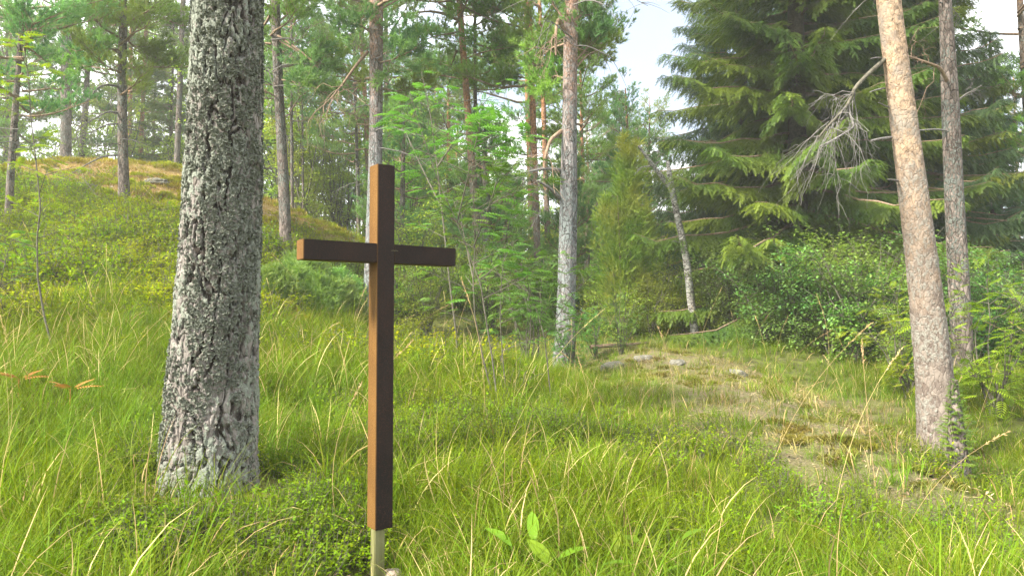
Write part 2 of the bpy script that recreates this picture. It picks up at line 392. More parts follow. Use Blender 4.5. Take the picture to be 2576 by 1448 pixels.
# rusty steel: shade painted into the dark front and back, sunlight into orange sides
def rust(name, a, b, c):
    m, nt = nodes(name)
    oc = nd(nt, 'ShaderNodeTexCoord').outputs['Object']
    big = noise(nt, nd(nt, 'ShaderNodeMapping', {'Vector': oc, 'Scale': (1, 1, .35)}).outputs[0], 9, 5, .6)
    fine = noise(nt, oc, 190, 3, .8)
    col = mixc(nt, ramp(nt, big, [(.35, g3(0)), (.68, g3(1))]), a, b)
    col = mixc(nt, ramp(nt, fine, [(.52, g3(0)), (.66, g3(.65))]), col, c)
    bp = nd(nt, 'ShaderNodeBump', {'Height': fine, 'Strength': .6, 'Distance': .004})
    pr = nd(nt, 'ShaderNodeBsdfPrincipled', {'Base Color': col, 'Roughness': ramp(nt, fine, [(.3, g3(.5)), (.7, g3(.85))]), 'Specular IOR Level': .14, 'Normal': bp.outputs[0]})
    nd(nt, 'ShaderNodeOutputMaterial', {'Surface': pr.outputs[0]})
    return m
M['rust_shaded'] = rust('shaded_dark_rust', (.007, .0052, .0045), (.016, .009, .0066), (.064, .026, .017))
M['rust_sunlit'] = rust('sunlit_orange_rust', (.100, .050, .013), (.150, .078, .021), (.062, .029, .012))
M['steel'] = plain_mat('dull_steel', (.11, .11, .04), (.17, .165, .075), 60, .5, .1, .5, (1, 1, .15))

# ------------------------------------------------------------------ ground
Z_LITTER = ground_poly([(1470,885),(1560,865),(1700,880),(1850,915),(2000,965),(2150,1030),(2260,1090),(2330,1150),(2480,1190),(2560,1330),(2430,1335),(2250,1285),(2050,1235),(1900,1195),(1780,1130),(1680,1070),(1560,1010),(1470,950)])
Z_HUMP = Z_LITTER.copy()
Z_ROOT = ground_poly([(2300,1150),(2450,1160),(2500,1250),(2420,1290),(2280,1230)])
Z_TOP = np.array([P(*p)[:2] for p in [(-200,440,20),(60,430,20),(200,414,22),(330,420,22),(470,440,20),(600,480,21),(760,545,20),(900,610,18.5),(800,610,16),(700,590,15),(480,585,13.4),(330,575,13.2),(180,545,13.8),(0,505,15),(-200,500,16)]])
Z_HILL = np.array([P(*p)[:2] for p in [(-300,480,18),(0,440,20),(200,414,22),(470,440,20),(760,545,20),(930,630,18.5),(800,660,14.5),(640,700,11.5),(440,770,8.8),(200,770,8.3),(0,760,8.6),(-400,760,9)]])
def hill_w(x, y): return zone(x, y, Z_HILL, 1.5)
Z_MOUND = ground_poly([(380,1215),(680,1200),(850,1215),(830,1300),(760,1380),(640,1440),(450,1446),(380,1360),(330,1270)])
Z_BERRY = ground_poly([(990,1090),(1150,1060),(1290,1090),(1290,1240),(1200,1290),(1040,1300),(985,1200)])

def axis(lo, hi, n, k, c=0):
    t = np.linspace(-1, 1, n); s = np.sinh(k * t) / np.sinh(k)
    return np.where(s < 0, c + s * (c - lo), c + s * (hi - c))
gx, gy = axis(-420, 420, 560, 5.6, -.5), axis(-300, 620, 560, 5.4, 5.5)
X, Y = np.meshgrid(gx, gy); xf, yf = X.ravel(), Y.ravel()
zf = terrain(xf, yf)
g = MB(); W = len(gx); i = np.arange(len(gy) - 1)[:, None] * W + np.arange(W - 1)[None]
g.add(np.c_[xf, yf, zf], np.stack([i, i + 1, i + W + 1, i + W], -1).reshape(-1, 4))
def ground_mat():
    m, nt = nodes('forest_floor')
    pos = nd(nt, 'ShaderNodeTexCoord').outputs['Object']
    at = lambda n: nd(nt, 'ShaderNodeAttribute', attribute_name=n).outputs['Fac']
    n_b, n_m, n_f = noise(nt, pos, .8, 4), noise(nt, pos, 7, 5, .65), noise(nt, pos, 55, 4, .7)
    base = mixc(nt, ramp(nt, n_m, [(.35, g3(0)), (.65, g3(1))]), (.050, .050, .020), (.11, .125, .030))
    lit = mixc(nt, ramp(nt, n_f, [(.35, g3(0)), (.62, g3(1))]), (.085, .072, .032), (.215, .18, .105))
    lit = mixc(nt, ramp(nt, n_m, [(.44, g3(0)), (.60, g3(.9))]), lit, (.105, .118, .030))
    lit = mixc(nt, ramp(nt, noise(nt, pos, 110, 2), [(.64, g3(0)), (.70, g3(.8))]), lit, (.36, .32, .27))
    mos = mixc(nt, ramp(nt, n_m, [(.35, g3(0)), (.65, g3(1))]), (.11, .125, .018), (.27, .27, .040))
    top = mixc(nt, ramp(nt, n_f, [(.38, g3(0)), (.62, g3(1))]), (.105, .068, .020), (.29, .20, .075))
    top = mixc(nt, ramp(nt, n_m, [(.56, g3(0)), (.68, g3(.8))]), top, (.30, .27, .23))
    col = mixc(nt, at('moss'), base, mos)
    col = mixc(nt, at('top'), col, top)
    col = mixc(nt, at('litter'), col, lit)
    h = mathn(nt, 'ADD', mathn(nt, 'MULTIPLY', n_m, .6), mathn(nt, 'MULTIPLY', n_f, .4))
    bp = nd(nt, 'ShaderNodeBump', {'Height': h, 'Strength': .9, 'Distance': .06})
    pr = nd(nt, 'ShaderNodeBsdfPrincipled', {'Base Color': col, 'Roughness': .95, 'Specular IOR Level': .1, 'Normal': bp.outputs[0]})
    nd(nt, 'ShaderNodeOutputMaterial', {'Surface': pr.outputs[0]})
    return m
gme = g.mesh('ground', [ground_mat()])
def gattr(name, v):
    a = gme.attributes.new(name, 'FLOAT', 'POINT'); a.data.foreach_set('value', v.astype(np.float32))
def litter_w(x, y): return np.maximum(zone(x, y, Z_LITTER, .5), zone(x, y, Z_ROOT, .2))
def top_w(x, y): return zone(x, y, Z_TOP, 1.2)
gattr('litter', litter_w(xf, yf)); gattr('top', top_w(xf, yf)); gattr('moss', np.maximum(hill_w(xf, yf), .35 * zone(xf, yf, Z_MOUND, .3)))
tag(link('ground', gme), kind='structure')

# ------------------------------------------------------------------ foliage templates
def tuft_template(n, L, w, spread, axis_len, seed, k=(.3, 1.0)):
    r = np.random.default_rng(seed); v = []; f = []; a = []
    for j in range(n):
        s = r.random() ** .7; az = r.random() * 6.283; th = spread * (.5 + .6 * r.random())
        d = np.array([math.cos(az) * math.sin(th), math.sin(az) * math.sin(th), math.cos(th)])
        b = np.array([0, 0, axis_len * s]); l = L * (.7 + .5 * r.random())
        sd = norm(np.cross(d, r.normal(size=3))) * w / 2
        v += [b - sd, b + sd, b + d * l]; q = (r.random() - .5) * .35
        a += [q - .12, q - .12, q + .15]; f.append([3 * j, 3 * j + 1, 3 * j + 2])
    return np.array(v), np.array(f), np.array(a)
PINE_T = [tuft_template(30, .085, .011, .95, .11, s) for s in range(3)]
def spray_template(n, L, w, ln, seed, flat=.35):
    r = np.random.default_rng(seed); v = []; f = []; a = []
    for j in range(n):
        s = (j + r.random()) / n; sg = 1 if j % 2 else -1
        d = np.array([sg * .8, (r.random() - .5) * 2 * flat, .75]); d /= np.linalg.norm(d)
        b = np.array([0, 0, ln * s]); l = L * (1.1 - .5 * s) * (.75 + .5 * r.random())
        sd = np.cross(d, [0, 1, .2]); sd = sd / np.linalg.norm(sd) * w / 2
        v += [b - sd, b + sd, b + d * l]; q = (r.random() - .5) * .25
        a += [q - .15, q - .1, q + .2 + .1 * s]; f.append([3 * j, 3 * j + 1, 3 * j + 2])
    return np.array(v), np.array(f), np.array(a)
SPRUCE_T = [spray_template(18, .042, .012, .17, s) for s in range(3)]
JUN_T = [spray_template(14, .032, .011, .13, s + 9, .7) for s in range(2)]
def leaf_shape(L, w, fold=.25, droop=.25, seg=3):
    """folded leaf along +Z, facing +Y"""
    t = np.linspace(0, 1, seg + 1); wid = w * np.sin(np.pi * np.clip(t * .93 + .05, 0, 1)) ** .8
    cz = L * t; cy = -droop * L * t * t
    v = np.r_[np.c_[-wid / 2, cy + fold * wid / 2, cz], np.c_[0 * t, cy, cz], np.c_[wid / 2, cy + fold * wid / 2, cz]]
    n = seg + 1; i = np.arange(seg)
    f = np.r_[np.c_[i, i + n, i + n + 1, i + 1], np.c_[i + n, i + 2 * n, i + 2 * n + 1, i + n + 1]]
    return v, f, np.zeros(len(v))
LEAF_T = leaf_shape(.055, .042, .25, .3, 2)
BERRY_T = leaf_shape(.020, .0125, .3, .2, 2)
def pinnate(L, pairs, ll, lw):
    """compound leaf: pairs of leaflets in one plane along +Z, facing +Y"""
    mb = []; lf = leaf_shape(ll, lw, .3, .35, 2); vs = []; fs = []; a = []; n = 0
    def put(pos, ang, s, tilt):
        nonlocal n
        v = lf[0] * s; c, sn = math.cos(ang), math.sin(ang)
        v = np.c_[c * v[:, 0] + sn * v[:, 2], v[:, 1], -sn * v[:, 0] + c * v[:, 2]] + pos
        vs.append(v); fs.append(lf[1] + n); a.append(np.full(len(v), (tilt - .5) * .2)); n += len(v)
    for k in range(pairs):
        t = .25 + .7 * k / (pairs - 1); z = L * t; y = -.35 * L * t * t
        for sg in (-1, 1): put(np.array([0, y, z]), sg * (1.25 - .35 * t), .75 + .45 * math.sin(math.pi * t), k % 2)
    put(np.array([0, -.35 * L, L]), 0, .9, .5)
    rr = np.array([[-.0015, 0, 0], [.0015, 0, 0], [.001, -.33 * L, L], [-.001, -.33 * L, L]])
    vs.append(rr); fs.append(np.array([[0, 1, 2, 3]]) + n); a.append(np.zeros(4))
    return np.concatenate(vs), np.concatenate(fs), np.concatenate(a)
ROWAN_T = pinnate(.135, 6, .042, .0135)

# ------------------------------------------------------------------ crowns (origin on the trunk axis, z from the tree's foot)
def limb_curve(rng, az, z, L, el, sag, n=7):
    s = np.linspace(0, 1, n)
    d = np.array([math.cos(az), math.sin(az)]); side = np.array([-d[1], d[0]])
    wob = np.cumsum(rng.normal(size=n)) * .035 * L
    up = math.tan(el) * L * s + sag * L * s * s + np.cumsum(rng.normal(size=n)) * .02 * L
    p = np.c_[np.outer(s * L, d) + np.outer(wob * s, side), z + up]
    return p
def along(p, s):
    k = np.clip(s, 0, .9999) * (len(p) - 1); i = k.astype(int); t = (k - i)[:, None]
    return p[i] * (1 - t) + p[i + 1] * t, norm(p[i + 1] - p[i])

def pine_crown(seed, z0, z1, r, nl, needle, profile=.6, dead=6, dens=1.0):
    rng = np.random.default_rng(seed); mb = MB(); tp, td, tv = [], [], []
    zlow = z0 - .25 * (z1 - z0)
    for i in range(dead):                                     # bare dead limbs below the living crown
        p = limb_curve(rng, rng.random() * 6.283, zlow + (z0 - zlow) * rng.random(), r * (.18 + .38 * rng.random()), -.1 + .3 * rng.random(), -.25)
        tube(mb, p, np.linspace(.014, .004, 7), 5, .5, 2)
        for j in range(5):
            q, d = along(p, np.array([.35 + .6 * rng.random()]))
            e = q[0] + np.outer(np.linspace(0, 1, 4), (d[0] * .5 + rng.normal(size=3) * .6) * .3 * r * .6)
            e[:, 2] -= np.linspace(0, 1, 4) ** 2 * .12
            tube(mb, e, np.linspace(.006, .002, 4), 3, .5, 2, False)
    az = rng.random() * 6
    for i in range(nl):
        t = i / (nl - 1); z = z0 + (z1 - z0) * (t + .05 * rng.normal()); az += 2.4 + .5 * rng.normal()
        prof = (1 - t) ** profile * (.55 + .45 * min(1, t / .2)) + .08
        L = r * prof * (.65 + .5 * rng.random())
        el = -.15 + .75 * t + .15 * rng.normal()
        p = limb_curve(rng, az, z, L, el, .18)
        tube(mb, p, np.linspace(.012 + .014 * L, .006, 7), 5, .5, 0)
        ns = int(4 + 5 * L)
        for s in (.28 + .72 * (np.arange(ns) + rng.random(ns)) / ns):
            q, d = along(p, np.array([s])); q, d = q[0], d[0]
            sg = 1 if rng.random() < .5 else -1; side = norm(np.cross(d, [0, 0, 1.0])) * sg
            ll = L * (.22 + .25 * rng.random()) * (1.15 - .5 * s) + .12
            dd = norm(d * .7 + side * (.5 + .4 * rng.random()) + np.array([0, 0, .1 + .3 * rng.random()]))
            e = q + np.outer(np.linspace(0, 1, 4), dd * ll); e[:, 2] += np.linspace(0, 1, 4) ** 2 * ll * .25
            tube(mb, e, np.linspace(.008, .004, 4), 3, .5, 0, False)
            m = max(4, int(dens * ll / .055)); ss = .3 + .7 * rng.random(m)
            qq, d2 = along(e, ss)
            off = norm(rng.normal(size=(m, 3)) * [1, 1, .55]) * (.05 + .13 * rng.random((m, 1)))
            tp.append(qq + off); td.append(norm(d2 * .8 + off * 4 + [0, 0, .55] + rng.normal(size=(m, 3)) * .3))
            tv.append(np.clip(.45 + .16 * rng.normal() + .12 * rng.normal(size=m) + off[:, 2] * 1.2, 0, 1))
    tp, td, tv = np.concatenate(tp), np.concatenate(td), np.concatenate(tv)
    k = rng.integers(0, 3, len(tp)); Mx = frames(td, rng)
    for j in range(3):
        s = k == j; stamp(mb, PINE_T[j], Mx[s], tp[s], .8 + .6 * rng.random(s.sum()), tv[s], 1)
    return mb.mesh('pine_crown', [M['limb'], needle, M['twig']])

def spruce_crown(seed, z0, z1, r, nl, needle, droop=1.0, dens=1.0, tsc=1.0, bare=.15):
    rng = np.random.default_rng(seed); mb = MB(); tp, td, tv = [], [], []
    az = 0
    for i in range(nl):
        t = i / (nl - 1); z = z0 + (z1 - z0) * t ** .95; az += 2.4 + .4 * rng.normal()
        L = (r * (1 - t) ** .8 * (.7 + .45 * rng.random()) + .12) * (.75 + .25 * min(1, t / .08))
        s = np.linspace(0, 1, 8)
        p = limb_curve(rng, az, z, L, .05 + .55 * t, 0, 8)
        p[:, 2] += droop * L * (-.62 * s ** 1.3 + .30 * s ** 3) * (1 - .7 * t)
        tube(mb, p, np.linspace(.012 + .008 * L, .004, 8), 4, .5, 0, False)
        ns = int(6 + 15 * L); br = .3 * rng.normal()
        for s0 in (bare + (1 - bare) * (np.arange(ns) + rng.random(ns)) / ns):
            q, d = along(p, np.array([s0])); q, d = q[0], d[0]
            for sg in (-1, 1):
                side = norm(np.cross(d, [0, 0, 1.0])) * sg
                ll = (.10 + .33 * L ** .7 * (1.08 - s0) * (.6 + .5 * rng.random()))
                n = 5; u = np.linspace(0, 1, n)[:, None]
                dd = norm(d * .75 + side * .8)
                e = q + u * dd * ll; e[:, 2] -= droop * (u[:, 0] ** 1.6) * ll * (.35 + .5 * rng.random())
                m = max(2, int(dens * ll / .06)); ss = (np.arange(m) + rng.random(m)) / m
                qq, d2 = along(e, ss)
                alt = norm(np.cross(d2, [0, 0, 1.0])) * np.where(np.arange(m) % 2, 1, -1)[:, None]
                dr = norm(d2 * .9 + alt * .55 * (ss < .93)[:, None] + np.array([0, 0, -.35 * droop]) + rng.normal(size=(m, 3)) * .15)
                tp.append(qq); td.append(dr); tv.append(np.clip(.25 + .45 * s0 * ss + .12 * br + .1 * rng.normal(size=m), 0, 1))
    tp, td, tv = np.concatenate(tp), np.concatenate(td), np.concatenate(tv)
    k = rng.integers(0, 3, len(tp)); Mx = frames(td, rng, (0, 0, 1))
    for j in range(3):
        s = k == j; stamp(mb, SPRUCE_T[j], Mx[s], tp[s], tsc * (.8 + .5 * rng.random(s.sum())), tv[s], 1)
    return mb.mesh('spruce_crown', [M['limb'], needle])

def column_crown(seed, h, r, n, needle, z0=.15):
    rng = np.random.default_rng(seed); mb = MB()
    k = rng.integers(0, 7, n); ka = rng.random(7) * 6.283; ko = r * .55 * rng.random(7); kh = h * np.r_[1, .55 + .42 * rng.random(6)]; ko[0] = 0
    t = rng.random(n) ** .8; z = z0 + (kh[k] - z0) * t
    lob = 1 + .28 * np.sin(5 * t * 6.28 + 3 * rng.random()) + .25 * rng.normal(size=n)
    az = rng.random(n) * 6.283
    rr = .55 * r * (1 - t ** 1.7) ** .8 * np.clip(lob, .3, 1.5) * (.45 + .55 * rng.random(n) ** .5) * (1 + .25 * np.sin(3 * az + 4 * z))
    sw = np.clip(t * 1.6, .25, 1)
    p = np.c_[np.cos(az) * rr + np.cos(ka[k]) * ko[k] * sw, np.sin(az) * rr + np.sin(ka[k]) * ko[k] * sw, z]
    d = np.c_[np.cos(az) * .75, np.sin(az) * .75, np.full(n, .7)] + rng.normal(size=(n, 3)) * .45
    Mx = frames(d, rng)
    for j in range(2):
        s = np.arange(n) % 2 == j
        stamp(mb, JUN_T[j], Mx[s], p[s], 1.0 + .8 * rng.random(s.sum()), np.clip(.4 + .25 * rng.normal(size=s.sum()), 0, 1), 1)
    for i in range(14):
        a0 = rng.random() * 6.283; q = r * .5 * rng.random(); zz = h * (.4 + .5 * rng.random())
        tube(mb, [[0, 0, 0], [math.cos(a0) * q * .6, math.sin(a0) * q * .6, zz * .5], [math.cos(a0) * q, math.sin(a0) * q, zz]], [.025, .015, .005], 4, .5, 0)
    return mb.mesh('juniper_crown', [M['limb'], needle])

def bush_parts(seed, h, r, nstem, nleaf, T, leafm, lsize=1.0, spread=1.0, flat=False):
    """many-stemmed broadleaf bush -> (stems mesh, leaves mesh)"""
    rng = np.random.default_rng(seed); st = MB(); lv = MB(); tips = []
    for i in range(nstem):
        a0 = rng.random() * 6.283; out = r * (.25 + .75 * rng.random()) * spread; hh = h * (.6 + .4 * rng.random())
        s = np.linspace(0, 1, 7)
        p = np.c_[np.cos(a0) * out * s ** 1.3, np.sin(a0) * out * s ** 1.3, hh * s] + np.cumsum(rng.normal(size=(7, 3)), 0) * .02 * h
        p[0] = [p[0][0] * .2, p[0][1] * .2, -.1]
        tube(st, p, np.linspace(.010 + .003 * h, .003, 7), 4, .5, 0, False)
        for j in range(9):
            q, d = along(p, np.array([.06 + .94 * rng.random()])); q = q[0]
            dd = norm(np.array([math.cos(a0), math.sin(a0), .2]) * .4 + rng.normal(size=3) * [1, 1, .45]); L = r * (.3 + .35 * rng.random())
            e = q + np.outer(np.linspace(0, 1, 4), dd * L); e[:, 2] += np.linspace(0, 1, 4) * .1
            tube(st, e, np.linspace(.005, .002, 4), 3, .5, 0, False); tips.append(e)
    per = max(1, nleaf // len(tips)); tp, td, tv = [], [], []
    for e in tips:
        ss = .15 + .85 * rng.random(per); q, d = along(e, ss)
        o = rng.normal(size=(per, 3)) * [.05, .05, .035] * (1 + .4 * r)
        dd = norm(d * .5 + rng.normal(size=(per, 3)) * [.8, .8, .25] + [0, 0, -.12])
        tp.append(q + o); td.append(dd); tv.append(np.clip(.45 + .18 * rng.normal() + .18 * rng.normal(size=per), 0, 1))
    tp, td, tv = np.concatenate(tp), np.concatenate(td), np.concatenate(tv)
    stamp(lv, T, frames(td, rng, (0, 0, 1)), tp, lsize * (.7 + .6 * rng.random(len(tp))), tv, 0)
    return st.mesh('bush_stems', [M['stem']]), lv.mesh('bush_leaves', [leafm])

# ------------------------------------------------------------------ trees
def furrow(a, z, R0):
    u = ((a - math.pi / 2) % (2 * math.pi)) * R0
    wu = u + .05 * (fbm(u, z * .6, .12, 81) - .47) * 2; wz = z + .10 * (vnoise(u, z, .09, 82) - .5)
    n = .62 * vnoise(wu, wz * .22, .044, 83) + .38 * vnoise(wu, wz * .4, .024, 84)
    g = np.abs(n - .5) * 2
    g2 = np.abs(vnoise(wu, wz, .07, 85) - .5) * 2
    return np.clip(g / .16, 0, 1) * (1 - .45 * np.clip(1 - g2 / .10, 0, 1))
def trunk_mesh(name, pts, rad, mat, sides=14, rings=40, flare=.0, rough=.03, seed=0, deep=0.):
    """pts, rad: centre line and radius from foot to top, local"""
    rng = np.random.default_rng(seed); pts = np.asarray(pts, float); rad = np.asarray(rad, float)
    z = pts[:, 2]; zz = np.linspace(z[0], z[-1], rings)
    if len(pts) > 2:                                          # smooth the joints of the centre line a little
        zf2 = np.linspace(z[0], z[-1], 400); k = np.ones(41) / 41
        cx = np.convolve(np.pad(np.interp(zf2, z, pts[:, 0]), 20, 'reflect', reflect_type='odd'), k, 'valid')
        cy = np.convolve(np.pad(np.interp(zf2, z, pts[:, 1]), 20, 'reflect', reflect_type='odd'), k, 'valid')
        px, py = np.interp(zz, zf2, cx), np.interp(zz, zf2, cy)
    else: px, py = np.interp(zz, z, pts[:, 0]), np.interp(zz, z, pts[:, 1])
    rr = np.interp(zz, z, rad)
    a = np.arange(sides) * 2 * math.pi / sides
    A, Z = np.meshgrid(a, zz)
    ph = rng.random(4) * 6.28
    bump = 1 + rough * (np.sin(3 * A + ph[0] + Z * .7) + .6 * np.sin(5 * A + ph[1] - Z * 1.3) + .8 * np.sin(2 * A + Z * 2.1 + ph[2]))
    fl = 1 + flare * np.exp(-np.maximum(Z, -.1) / .22) * (.55 + .45 * np.cos(5 * A + ph[3]))
    Rr = rr[:, None] * bump * fl
    va = .5
    if deep:
        fu = furrow(A, Z, rad[1]); fu = fu * fu * (3 - 2 * fu)
        Rr = Rr - deep * (1 - fu) + .9 * deep * (fbm(A * rad[1], Z * .6, .045, 86, 5) - .47) * fu; va = fu.ravel()
    v = np.stack([px[:, None] + np.cos(A) * Rr, py[:, None] + np.sin(A) * Rr, Z], -1).reshape(-1, 3)
    i = np.arange(rings - 1)[:, None] * sides; k = np.arange(sides)[None]; k2 = (k + 1) % sides
    mb = MB(); mb.add(v, np.stack([i + k, i + k2, i + sides + k2, i + sides + k], -1).reshape(-1, 4), va)
    mb.add(v[-sides:], np.arange(sides)[None])
    return mb.mesh(name, [mat])

def axis_from_pixels(px, d):
    """(x, y, width) foot to top in the photograph -> world centre line and radii at distance d, foot carried down to the ground"""
    w = np.array([P(x, y, d) for x, y, _ in px]); r = np.array([q / 2 / F * d for _, _, q in px])
    foot = w[0].copy(); slope = (w[1] - w[0]) / max(.05, (w[1] - w[0])[2])
    g0 = tz(foot[0], foot[1]); dz = foot[2] - g0
    if dz > .02: foot = foot - slope * dz; w = np.r_[[foot], w]; r = np.r_[r[0] * 1.04, r]
    base = np.array([foot[0], foot[1], g0])
    below = foot - slope * (foot[2] - g0 + .35)
    w = np.r_[[below], w]; r = np.r_[r[0], r]
    return base, w - base, r

def pine(name, px, d, h, label, bark, crown=None, crown_z=None, cs=1., group=None, sides=16, rings=60, flare=.25, seed=0, rot=0., cat='tree', rough=.03, deep=0.):
    base, w, r = axis_from_pixels(px, d)
    top = w[-1].copy(); slope = (w[-1] - w[-2]) / max(.05, (w[-1] - w[-2])[2])
    if h > top[2]: w = np.r_[w, [top + slope * (h - top[2]) * .9 * np.array([1, 1, 1 / .9])]]; r = np.r_[r, max(.02, r[-1] * .45)]
    root = empty(name, base, label, cat, group)
    link('trunk', trunk_mesh('trunk', w, r, bark, sides, rings, flare, rough, seed, deep), root)
    if crown is not None:
        c = link('crown', crown, root); zc = crown_z if crown_z is not None else 0
        ax = w[-1] - w[1]; ax = ax / ax[2]
        mid = np.array([np.interp(zc + 2, w[:, 2], w[:, k]) for k in range(3)])
        c.location = Vector(mid) - Vector((0, 0, 2)) ; c.rotation_euler = (0, 0, rot); c.scale = (cs, cs, cs)
        tilt = Vector((0, 0, 1)).rotation_difference(Vector(ax))
        c.rotation_mode = 'QUATERNION'; c.rotation_quaternion = tilt @ Matrix.Rotation(rot, 3, 'Z').to_quaternion()
    return root, w, base
def branch_px(root, base, pix, rad, mat, name='branch', label=None, twigs=0, twig=None, seed=0, hang=.4, tl=.5):
    """a limb of the tree traced at the places (x, y, metres away); bare twigs hang from its outer part"""
    rng = np.random.default_rng(seed)
    p = np.array([P(*q) for q in pix]) - base
    k = np.linspace(0, len(p) - 1, max(8, 3 * len(p))); ii = np.minimum(k.astype(int), len(p) - 2)
    p = p[ii] + (k - ii)[:, None] * (p[ii + 1] - p[ii])
    q = p.copy(); q[1:-1] = (p[:-2] + 2 * p[1:-1] + p[2:]) / 4
    mb = MB(); tube(mb, q, np.linspace(rad[0], rad[1], len(q)), 7, .5, 0)
    for i in range(twigs):
        a, d = along(q, np.array([.35 + .65 * rng.random()])); a, d = a[0], d[0]
        L = tl * (.4 + .8 * rng.random()); n = 7; s = np.linspace(0, 1, n)
        dd = norm(d * .5 + rng.normal(size=3) * .7)
        e = a + np.outer(s, dd * L) + np.cumsum(rng.normal(size=(n, 3)), 0) * .05 * L; e[:, 2] -= hang * L * s ** 1.5
        tube(mb, e, np.linspace(rad[1] * .6, rad[1] * .2, n), 4, .5, 1, False)
        for j in range(4):
            a2, d2 = along(e, np.array([.2 + .7 * rng.random()])); L2 = L * .45
            e2 = a2[0] + np.outer(np.linspace(0, 1, 5), norm(d2[0] * .6 + rng.normal(size=3) * .7) * L2) + np.cumsum(rng.normal(size=(5, 3)), 0) * .012
            e2[:, 2] -= hang * L2 * np.linspace(0, 1, 5) ** 1.5
            tube(mb, e2, np.linspace(rad[1] * .3, rad[1] * .14, 5), 3, .5, 1, False)
    o = link(name, mb.mesh(name, [mat, twig or mat]), root)
    if label: o['label'] = label
    return o

# crown kinds, shared between trees
PC = [pine_crown(11, 6.0, 16.5, 3.0, 32, M['needle']), pine_crown(12, 4.5, 13.5, 2.6, 32, M['needle_blue']), pine_crown(13, 3.0, 11, 2.4, 42, M['needle'], dead=9),
      pine_crown(14, 7.5, 17, 2.8, 34, M['needle'], dead=12), pine_crown(15, 2.0, 9, 2.2, 44, M['needle_blue'], .8)]
YP = [pine_crown(21, .5, 5.2, 1.5, 40, M['needle'], .9, 0, .9), pine_crown(22, .4, 4.0, 1.2, 36, M['needle_blue'], .9, 0, .9)]
SPC = [spruce_crown(31, .4, 15, 3.2, 205, M['spruce'], .85, 1.7, .95, .08), spruce_crown(32, .6, 13, 2.6, 170, M['spruce_dark'], 1.1, 1.5, .95, .08), spruce_crown(33, .2, 7.5, 1.5, 100, M['spruce'], .6, 1.0)]
HIGH = pine_crown(16, 9.5, 16.5, 2.2, 22, M['needle'], dead=4, dens=.7)

# the near and middle trees, foot to top
r1, w1, b1 = pine('pine_tree', [(522,1228,236),(530,1000,214),(545,800,199),(556,600,188),(564,400,180),(569,200,172),(573,0,166)], 3.75, 17,
     'thick grey pine trunk with flaky lichen-crusted bark just left of the cross', M['pine_near'], HIGH, 0, 1., sides=460, rings=2600, flare=.05, seed=3, rough=.012, deep=.017)
rad1 = np.interp(w1[:, 2], [0, .45, .85, 1.25, 1.65, 2.05, 2.42, 17], np.array([236, 214, 199, 188, 180, 172, 166, 90]) / 2 / F * 3.75)
def lichen_flakes(root, w, r, n, size, mat, seed, z0=.05, z1=3.3, offs=.0):
    rng = np.random.default_rng(seed); z = z0 + (z1 - z0) * rng.random(n); a = rng.random(n) * 6.283
    zz = w[:, 2]; cx, cy, rr = np.interp(z, zz, w[:, 0]), np.interp(z, zz, w[:, 1]), np.interp(z, zz, r)
    k = fbm(a * rr.mean() * 2.2, z * .45, .16, 71) + .25 * (fbm(a * .6, z, .9, 72) - .47) > .35
    k &= furrow(a, z, r[1]) > .75
    z, a, cx, cy, rr = z[k], a[k], cx[k], cy[k], rr[k]; n = len(z)
    out = np.c_[np.cos(a), np.sin(a), np.zeros(n)]; p = np.c_[cx, cy, z] + out * (rr + offs)[:, None]
    mb = MB()
    for v in range(4):
        q = np.random.default_rng(900 + v); m = 7; th = np.arange(m) * 6.283 / m
        ring = np.c_[np.cos(th) * (.6 + .8 * q.random(m)), np.sin(th) * (.6 + .8 * q.random(m)), .25 + .75 * q.random(m)]
        tv = np.r_[[[0, 0, -.25]], ring]; tf = np.c_[np.zeros(m, int), 1 + np.arange(m), 1 + (np.arange(m) + 1) % m]
        s = np.arange(n) % 4 == v; d = norm(out[s] + rng.normal(size=(s.sum(), 3)) * .55)
        stamp(mb, (tv, tf, np.r_[-.25, .2 * q.random(m)]), frames(d, rng), p[s], size * (.5 + 1. * rng.random(s.sum())), np.clip(.45 + .25 * rng.normal(size=s.sum()), 0, 1), 0)
    return tag(link('lichen', mb.mesh('lichen', [mat], False), root), kind='stuff')
lichen_flakes(r1, w1, rad1, 42000, .0068, M['lichen'], 5, -.05, 3.4, .0005)
r22, w22, b22 = pine('pine_tree', [(2372,1170,102),(2348,900,84),(2319,644,73),(2288,400,67),(2261,222,62),(2234,0,57)], 5.7, 16,
     'leaning pine in the right foreground, trunk grey below and orange above', M['pine_lean'], HIGH, 0, 1.05, sides=220, rings=900, flare=.30, seed=4, rot=2., rough=.015)
r19, w19, b19 = pine('pine_tree', [(1418,950,58),(1424,800,48),(1428,622,45),(1431,400,41),(1432,311,38),(1437,0,33)], 11.5, 17,
     'straight grey pine with reddish upper trunk at the middle of the clearing', M['pine_grey'], PC[3], .3, .9, seed=5, rot=1., sides=32, rings=200)
r11, w11, b11 = pine('pine_tree', [(930,865,42),(938,600,37),(946,400,34),(946,200,34),(946,0,33)], 13, 16,
     'grey pine trunk rising directly behind the top of the cross', M['pine_grey'], PC[0], 0, .85, seed=6, rot=2.2, sides=24, rings=120)
r10, w10, b10 = pine('pine_tree', [(720,664,30),(716,500,27),(707,330,25),(700,222,24),(693,44,22)], 13.5, 13,
     'slim leaning pine at the hill foot between thick trunk and cross', M['pine_dim'], PC[2], 1.8, .8, seed=7, rot=.4, sides=20, rings=100)
r3, w3, b3 = pine('pine_tree', [(312,496,26),(309,350,24),(307,267,22),(310,0,19)], 15.5, 12,
     'slim pine standing alone on the brow of the mossy hill', M['pine_dim'], PC[2], .2, .75, seed=8, rot=3, sides=20, rings=100)
